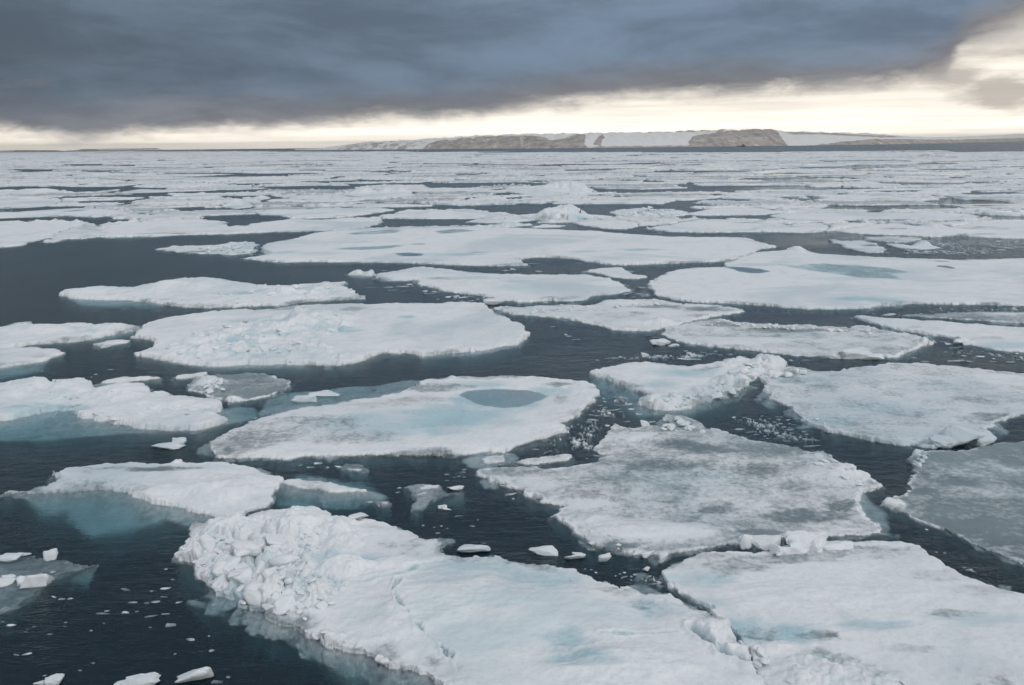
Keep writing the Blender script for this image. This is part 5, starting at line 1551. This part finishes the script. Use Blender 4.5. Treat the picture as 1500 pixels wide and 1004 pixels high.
def hill_material():
    m, N = new_mat('coast_rock_and_snow')
    o = N.node('ShaderNodeOutputMaterial')
    p = N.node('ShaderNodeBsdfPrincipled')
    N.l.new(p.outputs[0], o.inputs[0])
    pos = N.node('ShaderNodeNewGeometry').outputs['Position']
    a = N.node('ShaderNodeAttribute')
    a.attribute_name = 'rock'
    n = N.noise(N.vmul(pos, (1, 0.35, 0.6)), 0.022, 9, 0.7, 0.5)
    n2 = N.noise(N.vmul(pos, (1, 0.4, 0.5)), 0.03, 7, 0.68, 0.3)
    k = N.smooth(N.math('ADD', a.outputs['Fac'], N.math('MULTIPLY', N.math('SUBTRACT', n, 0.5), 2.6)), 0.36, 0.64)
    rock = N.mix(N.smooth(n2, 0.36, 0.64), (0.29, 0.255, 0.225), (0.56, 0.50, 0.45))  # rock and snow colours lightened to stand in for bright warm haze
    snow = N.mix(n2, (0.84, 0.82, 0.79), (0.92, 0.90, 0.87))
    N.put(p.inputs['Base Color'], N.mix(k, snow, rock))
    p.inputs['Roughness'].default_value = 0.9
    return m


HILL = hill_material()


def coast(name, x0, x1, stepx, coastl, crestl, rockpolys, depth, seed, base_rock=0.0, nt=26):
    xs = np.arange(x0, x1 + stepx, stepx)
    nt_ = nt
    V, rock = [], []
    for xi in xs:
        yb = np.interp(xi, [p[0] for p in coastl], [p[1] for p in coastl])
        yb = max(yb, 221.0 - xi * 16.0 / 1500.0 + 1.3)
        yc = np.interp(xi, [p[0] for p in crestl], [p[1] for p in crestl])
        g = ground(xi, yb)
        D0 = np.hypot(*g)
        ud = g / D0
        d = ray(xi, yc)
        R = D0 + depth
        zc = max(1.0, CAM_H + R * d[2] / math.hypot(d[0], d[1]))
        for k in range(nt_ + 2):
            t_ = k / (nt_ - 1)
            if k < nt_:
                rr = D0 + depth * t_
                z = zc * (1 - (1 - t_) ** 1.7) if k else -1.0
                z += zc * 0.05 * math.sin(0.11 * xi + 9 * t_) * t_ * (1 - t_) * 2
            else:
                rr = R + depth * 1.5 * (k - nt_ + 1)
                z = zc - zc * 0.10 * (k - nt_ + 1) ** 2
            V.append((ud[0] * rr, ud[1] * rr, z))
    V = np.array(V)
    # gullies
    V[:, 2] += np.where(V[:, 2] > 2, 0.16, 0) * V[:, 2].clip(0, 60) * fbm(V[:, 0] / 45, V[:, 1] / 260, 5, seed)
    nr = nt_ + 2
    n = len(xs)
    idx = np.arange(n * nr).reshape(n, nr)
    F = np.stack([idx[:-1, :-1].ravel(), idx[1:, :-1].ravel(), idx[1:, 1:].ravel(), idx[:-1, 1:].ravel()], 1)
    pr = np.array([project(*v) for v in V])
    rk = np.full(len(V), base_rock)
    for q in rockpolys:
        rk = np.maximum(rk, (0.62 if q[0] == (488, 220) else 1.0) * sstep(sdf(np.array(q, float), pr[:, 0], pr[:, 1]), -1.0, 1.0))  # left hill end painted fainter: its haze is put into the rock share
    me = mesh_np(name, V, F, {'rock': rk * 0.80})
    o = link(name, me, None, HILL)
    o['kind'] = 'structure'
    return o


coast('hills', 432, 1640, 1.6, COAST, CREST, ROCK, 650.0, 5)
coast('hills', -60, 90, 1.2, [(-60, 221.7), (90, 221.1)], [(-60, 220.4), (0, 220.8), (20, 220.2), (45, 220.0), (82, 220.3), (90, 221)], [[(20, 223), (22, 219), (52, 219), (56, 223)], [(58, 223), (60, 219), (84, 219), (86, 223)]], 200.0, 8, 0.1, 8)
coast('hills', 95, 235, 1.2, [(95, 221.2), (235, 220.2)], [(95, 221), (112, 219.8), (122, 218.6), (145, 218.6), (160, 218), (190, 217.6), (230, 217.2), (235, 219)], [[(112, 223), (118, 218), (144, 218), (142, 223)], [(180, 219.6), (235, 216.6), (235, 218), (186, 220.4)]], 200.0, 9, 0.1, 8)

# ------------------------------------------------------------------ the small ship far out, a rock, and the bird on the hummock
def boxes(name, spec, mat, parent):
    V, F = [], []
    for (cx_, cy_, cz_, sx, sy, sz, tp) in spec:
        b0 = len(V)
        for dz in (-1, 1):
            k = tp if dz > 0 else 1.0
            for dx, dy in ((-1, -1), (1, -1), (1, 1), (-1, 1)):
                V.append((cx_ + dx * sx / 2 * k, cy_ + dy * sy / 2 * k, cz_ + dz * sz / 2))
        F += [tuple(b0 + q for q in f) for f in ((3, 2, 1, 0), (4, 5, 6, 7), (0, 1, 5, 4), (1, 2, 6, 5), (2, 3, 7, 6), (3, 0, 4, 7))]
    me = bpy.data.meshes.new(name)
    me.from_pydata(V, [], F)
    return link(name, me, parent, mat)


HULL = plain_mat('dark_hull_paint', (0.012, 0.016, 0.024), 0.5)
gs = ground(1086, 215.2)
sm = mpp(gs[1])[0]
ship = bpy.data.objects.new('distant_ship', None)
COL.objects.link(ship)
ship.location = (gs[0], gs[1], 0)
ship.rotation_euler = (0, 0, -0.25)
tag(ship, 'tiny dark ship in front of the rocky cliff on the far shore', 'ship')
L_ = 12 * sm
hullV, hullF = [], []
prof = [(-0.5, 0.75, 0.9), (-0.42, 1.0, 0.9), (0.25, 1.0, 0.85), (0.42, 0.6, 1.0), (0.52, 0.04, 1.25)]
for tx, wd, ht in prof:
    for yy, zz in ((-wd, ht), (-wd * 0.75, -0.4), (wd * 0.75, -0.4), (wd, ht)):
        hullV.append((tx * L_, yy * L_ * 0.09, zz * sm * 1.2))
for k in range(len(prof) - 1):
    for q in range(4):
        hullF.append((k * 4 + q, k * 4 + (q + 1) % 4, k * 4 + 4 + (q + 1) % 4, k * 4 + 4 + q))
hullF += [(3, 2, 1, 0), (16, 17, 18, 19)]
hm = bpy.data.meshes.new('hull')
hm.from_pydata(hullV, [], hullF)
link('hull', hm, ship, HULL)
boxes('superstructure', [(0.22 * L_, 0, 1.8 * sm, 0.30 * L_, 0.12 * L_, 1.5 * sm, 0.9), (0.24 * L_, 0, 2.9 * sm, 0.14 * L_, 0.1 * L_, 0.8 * sm, 0.9)], plain_mat('ship_paint', (0.05, 0.055, 0.065)), ship)
boxes('funnel', [(0.05 * L_, 0, 2.2 * sm, 0.07 * L_, 0.06 * L_, 1.8 * sm, 0.8)], HULL, ship)
boxes('mast', [(-0.2 * L_, 0, 2.0 * sm, 0.02 * L_, 0.02 * L_, 2.4 * sm, 0.7)], HULL, ship)

gs = ground(507, 220.6)
sm2 = mpp(gs[1])[0]
rk = lump_mesh('rock', 91, 0.5, 0.8, 2)
rk.materials.clear()
rk.materials.append(plain_mat('dark_rock', (0.02, 0.02, 0.022)))
ro = link('rock', rk)
ro.location = (gs[0], gs[1], 0.2 * sm2)
ro.scale = (7 * sm2, 4 * sm2, 3.2 * sm2)
tag(ro, 'low dark rock at the waterline left of the snowy hills', 'rock')

FEATHER = plain_mat('dark_feathers', (0.012, 0.012, 0.013), 0.7)


def seabird(px, py, hpx):
    hob, hfb = floe('small floe rising')
    g0 = ground(px, py, 1.0)
    # find the surface under that sight line
    best = None
    for k in range(400):
        z = 2.2 - k * 0.005
        g = ground(px, py, z)
        sz = surface_z(hob, g[0], g[1])
        if sz is not None and sz >= z:
            best = (g, sz)
            break
    g, z = best if best else (g0, 1.0)
    m = mpp(g[1])[0]
    H = hpx * m
    root = bpy.data.objects.new('seabird', None)
    COL.objects.link(root)
    root.location = (g[0], g[1], z)
    root.rotation_euler = (0, 0, 0.5)
    tag(root, 'dark seabird standing upright on the right shoulder of the peaked hummock', 'bird')
    import bmesh

    def tube(name, pts_, parent, mat=FEATHER, seg=8):
        V, F = [], []
        for (x, y, zz, r_, rx) in pts_:
            for k in range(seg):
                a = 2 * math.pi * k / seg
                V.append((x + r_ * rx * math.cos(a), y + r_ * math.sin(a), zz))
        for j in range(len(pts_) - 1):
            for k in range(seg):
                F.append((j * seg + k, j * seg + (k + 1) % seg, (j + 1) * seg + (k + 1) % seg, (j + 1) * seg + k))
        F.append(tuple(range(seg))[::-1])
        F.append(tuple((len(pts_) - 1) * seg + k for k in range(seg)))
        me = bpy.data.meshes.new(name)
        me.from_pydata(V, [], F)
        for p in me.polygons:
            p.use_smooth = True
        return link(name, me, parent, mat)
    # one continuous body: belly, breast, neck, head
    tube('body', [(0.03 * H, 0, 0.10 * H, 0.05 * H, 1), (0.01 * H, 0, 0.16 * H, 0.15 * H, 1.2), (0.0, 0, 0.30 * H, 0.19 * H, 1.25), (0.02 * H, 0, 0.48 * H, 0.165 * H, 1.1), (0.05 * H, 0, 0.64 * H, 0.10 * H, 1.0),
                  (0.06 * H, 0, 0.78 * H, 0.07 * H, 1.0), (0.08 * H, 0, 0.88 * H, 0.085 * H, 1.1), (0.09 * H, 0, 0.96 * H, 0.06 * H, 1.1), (0.09 * H, 0, 1.0 * H, 0.015 * H, 1)], root)
    tube('beak', [(0.15 * H, 0, 0.885 * H, 0.03 * H, 1.0), (0.21 * H, 0, 0.88 * H, 0.02 * H, 1), (0.26 * H, 0, 0.865 * H, 0.006 * H, 1)], root)
    for sgn in (-1, 1):
        tube('wing', [(-0.20 * H, sgn * 0.06 * H, 0.06 * H, 0.015 * H, 1), (-0.14 * H, sgn * 0.13 * H, 0.18 * H, 0.035 * H, 2.2), (-0.05 * H, sgn * 0.17 * H, 0.36 * H, 0.04 * H, 3.2), (0.02 * H, sgn * 0.15 * H, 0.52 * H, 0.025 * H, 2.4)], root)
        tube('leg', [(0.05 * H, sgn * 0.06 * H, -0.03 * H, 0.035 * H, 2.0), (0.03 * H, sgn * 0.06 * H, 0.01 * H, 0.015 * H, 1), (0.02 * H, sgn * 0.06 * H, 0.15 * H, 0.02 * H, 1)], root)
    tube('tail', [(-0.30 * H, 0, 0.02 * H, 0.05 * H, 0.6), (-0.2 * H, 0, 0.08 * H, 0.05 * H, 0.9), (-0.08 * H, 0, 0.16 * H, 0.06 * H, 1)], root)


seabird(850, 312.3, 5.2)

# ------------------------------------------------------------------ brash: small bits of ice adrift in the channels
def bit(px, py, w, h, label, group, sunk=None):
    g = ground(px, py, 0.02)
    m, my = mpp(g[1])
    b = link('ice_bit', RND.choice(BITS))
    sx = w * m
    sy = max(h * my * 0.75, sx * 0.45)
    sy = min(sy, sx * 1.6)
    sz = min(sx, sy) * RND.uniform(0.35, 0.7)
    b.scale = (sx, sy, sz)
    b.rotation_euler = (RND.uniform(-0.2, 0.2), RND.uniform(-0.2, 0.2), RND.uniform(-0.4, 0.4))
    f = RND.uniform(-0.38, -0.04) if sunk is None else sunk
    b.location = (g[0], g[1], sz * f)
    tag(b, label, 'ice bit', group)


BITGROUPS = [
    ('small ice bit drifting in the dark lower left water', 'ice bits in the lower left water',
     [(79, 874, 12, 4), (90, 877, 10, 5), (103, 876, 12, 5), (183, 862, 16, 3), (77, 837, 11, 5), (150, 898, 20, 6), (157, 894, 10, 4), (180, 897, 5, 3), (185, 896, 14, 6), (96, 911, 6, 3), (95, 917, 6, 2), (152, 912, 5, 3), (133, 923, 6, 4), (73, 928, 10, 4), (40, 957, 18, 5), (24, 958, 12, 4), (17, 915, 18, 5),
      (40, 921, 4, 2), (50, 917, 5, 2), (4, 910, 6, 3), (200, 895, 6, 3), (38, 925, 5, 2), (221, 902, 20, 5), (215, 882, 10, 7), (228, 881, 18, 9), (243, 861, 20, 5), (222, 865, 7, 3), (250, 914, 16, 9), (243, 898, 14, 4), (262, 882, 10, 5), (243, 833, 6, 4), (253, 848, 6, 3), (279, 936, 18, 8), (310, 952, 10, 7), (306, 931, 5, 4),
      (313, 885, 7, 4), (296, 843, 16, 8), (240, 874, 12, 3), (256, 957, 5, 3), (334, 991, 8, 5), (318, 997, 18, 8), (136, 970, 8, 5), (117, 981, 7, 4), (65, 989, 6, 3), (220, 918, 5, 3), (28, 812, 12, 4), (40, 817, 8, 4), (63, 819, 6, 3), (60, 839, 6, 2), (20, 845, 8, 4), (8, 876, 10, 3), (195, 881, 18, 4)]),
    ('small ice bit in the channel between the wedge floe and the big grey rotten floe', 'ice bits in the central channel',
     [(585, 714, 8, 4), (583, 720, 8, 3), (563, 735, 18, 8), (672, 755, 12, 4), (692, 770, 10, 3), (620, 769, 5, 4), (647, 770, 5, 3), (636, 772, 4, 2), (655, 773, 6, 3), (641, 780, 9, 4), (708, 795, 10, 3), (655, 694, 9, 3), (655, 703, 7, 2), (665, 699, 5, 3), (677, 691, 12, 4), (680, 687, 6, 3), (672, 697, 8, 4), (680, 698, 7, 3), (700, 761, 4, 2),
      (748, 724, 18, 6), (752, 730, 6, 4), (496, 683, 14, 5), (515, 684, 22, 7), (466, 678, 14, 5), (455, 684, 12, 4), (480, 684, 8, 4), (524, 688, 14, 5), (440, 681, 8, 3), (508, 680, 8, 4), (540, 735, 14, 4)]),
    ('small ice bit in the narrow channel below the pale ridged floe', 'ice bits below the pale ridged floe',
     [(886, 588, 6, 6), (879, 593, 10, 4), (886, 596, 8, 3), (898, 600, 24, 4), (870, 601, 4, 3), (911, 603, 5, 3), (875, 608, 16, 4), (889, 608, 12, 5), (866, 607, 8, 3), (869, 614, 20, 5), (865, 632, 14, 3), (866, 631, 5, 3), (841, 641, 8, 5), (855, 643, 6, 6), (849, 644, 10, 4), (852, 637, 4, 3), (785, 658, 12, 3), (800, 663, 10, 4), (806, 660, 6, 3), (866, 653, 8, 4),
      (908, 593, 18, 5), (920, 592, 14, 4), (915, 582, 14, 6), (900, 581, 9, 3), (860, 671, 5, 4), (875, 667, 16, 3), (918, 617, 12, 5), (955, 617, 12, 4), (890, 623, 10, 4), (903, 585, 8, 3), (925, 599, 12, 4), (884, 583, 6, 3), (890, 604, 6, 2), (936, 606, 14, 4)]),
    ('small ice bit in the brash patch left of the wide grey-white floe', 'ice bits in the brash patch',
     [(1083, 628, 18, 5), (1130, 631, 24, 5), (1100, 632, 20, 4), (1115, 622, 12, 4), (1119, 624, 8, 4), (1098, 613, 9, 6), (1116, 609, 7, 2), (1138, 610, 6, 2), (1145, 610, 7, 2), (1141, 614, 10, 2), (1148, 625, 9, 4), (1157, 620, 6, 2), (1163, 622, 8, 3), (1157, 629, 14, 4), (1147, 640, 12, 5), (1163, 639, 9, 3), (1182, 636, 8, 4), (1187, 643, 20, 4), (1197, 645, 8, 4), (1125, 642, 6, 2),
      (1137, 642, 9, 3), (1120, 638, 6, 3), (1172, 640, 8, 3), (1190, 653, 28, 4), (1075, 611, 8, 2), (1090, 611, 8, 2), (1105, 618, 6, 2), (1110, 628, 5, 3), (1155, 615, 8, 3), (1170, 617, 7, 2), (1178, 632, 8, 3), (1152, 645, 16, 4), (1138, 634, 10, 3), (1175, 646, 6, 3), (1128, 613, 5, 2), (1143, 620, 8, 3), (1135, 618, 6, 2), (1160, 634, 8, 2), (1108, 636, 10, 2)]),
    ('tiny ice bit in the slushy dark corner between the two foreground floes', 'ice bits between the foreground floes',
     [(915, 838, 6, 4), (908, 840, 5, 3), (873, 838, 6, 3), (866, 834, 5, 3), (902, 843, 4, 2), (925, 844, 4, 3), (914, 845, 12, 4), (934, 841, 16, 4), (952, 843, 6, 3), (966, 848, 4, 3), (958, 849, 3, 2), (974, 853, 4, 2), (962, 845, 3, 2), (925, 849, 5, 2), (940, 848, 6, 2), (857, 833, 4, 2), (970, 858, 4, 2), (955, 855, 14, 3)]),
    ('small ice bit in the channel along the soaked floe at the right', 'ice bits in the right channel',
     [(1384, 809, 5, 3), (1372, 808, 5, 2), (1420, 834, 12, 4), (1425, 836, 8, 3), (1412, 831, 6, 3), (1325, 725, 5, 4), (1333, 719, 12, 4), (1324, 728, 6, 3), (1358, 775, 6, 4), (1390, 777, 8, 2), (1400, 670, 6, 2), (1288, 716, 6, 3)]),
    ('small ice bit in open water between the broad bright floe and pale ridged floe', 'ice bits in the middle water',
     [(829, 490, 6, 2), (833, 492, 8, 2), (847, 497, 6, 3), (841, 497, 6, 2), (810, 478, 8, 2), (890, 524, 14, 3), (900, 524, 12, 3), (910, 523, 8, 3), (927, 525, 20, 4), (1010, 525, 40, 3), (1005, 514, 10, 2), (1025, 520, 14, 4), (1040, 518, 16, 4), (1055, 519, 10, 4), (1070, 519, 9, 4), (1048, 514, 6, 3), (1030, 516, 12, 3), (960, 494, 16, 3), (950, 492, 12, 3), (1090, 522, 6, 3),
      (985, 494, 10, 3), (1180, 527, 14, 4), (1160, 528, 10, 3), (875, 527, 8, 2)]),
    ('small ice bit in the slushy lane under the bright tapering floe at the right edge', 'ice bits in the right slush lane',
     [(1384, 500, 14, 5), (1390, 504, 12, 4), (1400, 509, 20, 4), (1412, 521, 10, 3), (1437, 522, 18, 4), (1429, 524, 8, 3), (1470, 524, 9, 2), (1485, 522, 8, 2), (1340, 524, 8, 3), (1332, 525, 5, 3), (1355, 529, 14, 4), (1400, 528, 26, 3), (1420, 529, 18, 3), (1455, 529, 12, 3), (1480, 530, 14, 4), (1405, 517, 6, 2), (1450, 517, 7, 2), (1462, 519, 6, 2), (1492, 526, 8, 3), (1476, 517, 6, 2), (1440, 515, 5, 2),
      (1385, 515, 5, 2), (1424, 514, 6, 2), (1456, 525, 5, 2), (1490, 518, 6, 2)]),
    ('small ice bit in the lead along the near edge of the great right floe', 'ice bits along the great right floe',
     [(1300, 461, 30, 3), (1281, 460, 6, 3), (1366, 456, 5, 4), (1349, 459, 6, 2), (1380, 455, 6, 2), (1390, 457, 5, 2), (1408, 461, 5, 3), (1419, 455, 5, 3), (1443, 451, 8, 3), (1480, 452, 14, 3), (1395, 453, 5, 2), (1370, 461, 5, 2), (1400, 457, 4, 2), (1435, 456, 6, 2), (1412, 452, 4, 2), (1488, 450, 8, 2)]),
    ('small ice bit in the brash between the oblong centre floe and the broad bright floe', 'ice bits below the oblong floe',
     [(545, 421, 18, 3), (570, 420, 16, 4), (590, 419, 22, 4), (600, 416, 10, 3), (575, 425, 14, 3), (592, 426, 6, 2), (552, 411, 8, 3), (568, 411, 14, 3), (628, 430, 16, 4), (622, 426, 10, 3), (656, 435, 12, 3), (668, 434, 14, 4), (680, 436, 10, 3), (692, 434, 10, 4), (700, 438, 8, 3), (676, 440, 8, 2), (642, 438, 5, 3), (614, 413, 10, 3), (690, 441, 10, 3), (705, 433, 6, 3), (609, 439, 4, 3), (640, 427, 10, 3),
      (790, 397, 14, 4), (740, 396, 12, 4), (752, 395, 10, 3), (563, 396, 12, 5), (578, 397, 12, 3), (942, 421, 24, 3), (925, 428, 12, 5), (935, 430, 14, 4), (948, 432, 10, 3), (918, 431, 10, 3), (800, 443, 10, 4), (842, 445, 24, 3), (848, 385, 12, 2), (780, 386, 18, 2)]),
    ('small ice bit near the chunky left floe and the slabs above it', 'ice bits by the chunky left floe',
     [(162, 541, 10, 2), (140, 548, 6, 2), (134, 552, 4, 2), (82, 562, 5, 3), (100, 556, 8, 2), (374, 612, 6, 4), (300, 636, 8, 2), (45, 535, 12, 4), (60, 543, 10, 3), (48, 541, 8, 3), (540, 571, 6, 3), (548, 570, 8, 2), (620, 566, 10, 2), (610, 566, 5, 3), (480, 574, 10, 2)]),
]
for lab, grp, lst in BITGROUPS:
    for px, py, w, h in lst:
        bit(px, py, w, h, lab, grp)

# finer slush between the bits: one broken film of chips and grease ice per patch
def slush(label, q, seed):
    P = np.array([ground(x, y) for x, y in q])
    m, my = mpp(np.percentile(P[:, 1], 40))
    cx_ = 1.1 * m
    cy_ = cx_ * min(4.0, max(1.2, my / m * 0.7))
    lo, hi = P.min(0), P.max(0)
    nx, ny = int((hi[0] - lo[0]) / cx_) + 2, int((hi[1] - lo[1]) / cy_) + 2
    X, Y = np.meshgrid(np.linspace(lo[0], hi[0], nx), np.linspace(lo[1], hi[1], ny))
    scl = 9.0 * m
    d = sdf_grid(P, X, Y) / scl
    wx = X + 0.3 * scl * fbm(X / scl, Y / scl, 3, seed)
    wy = Y + 0.3 * scl * fbm(X / scl, Y / scl, 3, seed + 1)
    f1, f2, idr = cells(wx / scl, wy / scl / 1.4, seed + 2)
    h1, h2, idr2 = cells(wx / scl * 2.7, wy / scl * 1.9, seed + 3)
    patch = fbm(X / (5 * scl), Y / (6 * scl), 4, seed + 4)
    dens = np.clip(-0.10 + 0.55 * patch + 0.22 * np.clip(d * 0.5, -2, 1), 0, 0.75)
    z = np.full(X.shape, -0.12)
    big = (idr < dens * 0.55) * np.clip((f2 - f1) * 2.2 - 0.25, -0.3, 1)
    sml = (idr2 < dens * 0.9) * np.clip((h2 - h1) * 2.2 - 0.35, -0.3, 1)
    a = np.maximum(big * 0.10, sml * 0.05)
    z = np.where(a > 0, 0.01 + a * (0.5 + idr), np.where((idr < dens * 0.55) | (idr2 < dens * 0.9), -0.03, -0.14))
    z = z + 0.012 * fbm(X / (0.4 * scl), Y / (0.4 * scl), 3, seed + 6)
    z = np.where(d + 3.0 * fbm(X / scl / 4, Y / scl / 5, 5, seed + 5) > 1.2, z, -0.6)
    wet = np.where(a > 0.02, 0.20 + 0.55 * idr2, 0.70)
    idx = np.arange(nx * ny).reshape(ny, nx)
    ok = z > -0.10
    f = ok[:-1, :-1] | ok[1:, :-1] | ok[:-1, 1:] | ok[1:, 1:]
    F = np.stack([idx[:-1, :-1][f], idx[:-1, 1:][f], idx[1:, 1:][f], idx[1:, :-1][f]], axis=1)
    used = np.zeros(nx * ny, bool)
    used[F.ravel()] = True
    remap = np.cumsum(used) - 1
    V = np.stack([X.ravel(), Y.ravel(), z.ravel()], 1)[used]
    me = mesh_np('slush', V, remap[F], {'wet': wet.ravel()[used]})
    TRI[0] += 2 * len(F)
    o = link('slush', me, None, ICE)
    o['kind'] = 'stuff'
    tag(o, label, 'slush')


slush('fine slush floating in the brash patch left of the wide grey-white floe', [(1072, 612), (1150, 609), (1176, 622), (1205, 645), (1180, 652), (1130, 645), (1090, 634)], 1)
slush('fine slush in the narrow channel below the pale ridged floe', [(858, 600), (900, 575), (930, 580), (940, 600), (900, 612), (862, 620)], 2)
slush('fine slush in the dark corner between the two foreground floes', [(900, 846), (960, 836), (978, 850), (982, 862), (940, 856)], 3)
slush('fine slush in the lane under the bright tapering floe', [(1340, 522), (1400, 512), (1500, 518), (1560, 522), (1560, 530), (1400, 530), (1340, 530)], 4)
slush('fine slush along the far edge of the flat grey-white floe', [(1330, 500), (1372, 494), (1410, 505), (1390, 512), (1350, 506)], 5)
slush('fine slush between the oblong centre floe and the broad bright floe', [(600, 412), (640, 422), (720, 437), (735, 444), (690, 442), (640, 436), (610, 424)], 6)
slush('fine slush above the pale ridged floe', [(880, 522), (960, 520), (1010, 512), (1075, 516), (1060, 526), (1000, 528), (890, 528)], 7)
slush('fine slush beside the low heap of rubble left of the great long floe', [(366, 362), (384, 358), (392, 372), (372, 378), (355, 375)], 8)
slush('fine slush in the lead along the near edge of the great right floe', [(1340, 452), (1430, 450), (1500, 449), (1500, 456), (1420, 459), (1350, 462)], 9)
slush('fine slush in the small channel right of the oblong centre floe', [(905, 432), (950, 424), (962, 432), (940, 438), (908, 440)], 10)
slush('scattered slush in the dark water by the pale ridged floe and the oval floe', [(780, 655), (860, 600), (885, 590), (890, 625), (870, 660), (810, 668)], 11)
slush('fine slush around the tip of the grey slushy floe on the left', [(60, 345), (110, 344), (160, 350), (100, 353), (70, 356)], 12)
slush('fine slush in the sparkling dark lead at the right', [(1300, 352), (1400, 350), (1500, 352), (1500, 372), (1400, 376), (1310, 372)], 13)
slush('fine slush in the lead behind the great long floe', [(760, 331), (880, 336), (1040, 343), (1110, 344), (1120, 350), (1060, 346), (900, 339)], 14)

# ------------------------------------------------------------------ haze over the whole scene
def haze():
    hx = 16000.0
    z0, z1 = -34.0, 100.0
    V = [(-hx, -hx, z0), (hx, -hx, z0), (hx, hx, z0), (-hx, hx, z0), (-hx, -hx, z1), (hx, -hx, z1), (hx, hx, z1), (-hx, hx, z1)]
    F = [(3, 2, 1, 0), (4, 5, 6, 7), (0, 1, 5, 4), (1, 2, 6, 5), (2, 3, 7, 6), (3, 0, 4, 7)]
    me = bpy.data.meshes.new('haze')
    me.from_pydata(V, [], F)
    m, N = new_mat('haze')
    o = N.node('ShaderNodeOutputMaterial')
    p = N.node('ShaderNodeVolumePrincipled')
    p.inputs['Color'].default_value = (0.99, 0.97, 0.94, 1)
    p.inputs['Density'].default_value = 0.7e-4
    p.inputs['Anisotropy'].default_value = 0.7
    N.l.new(p.outputs[0], o.inputs['Volume'])
    ob_ = link('haze', me, None, m)
    ob_['kind'] = 'stuff'


haze()
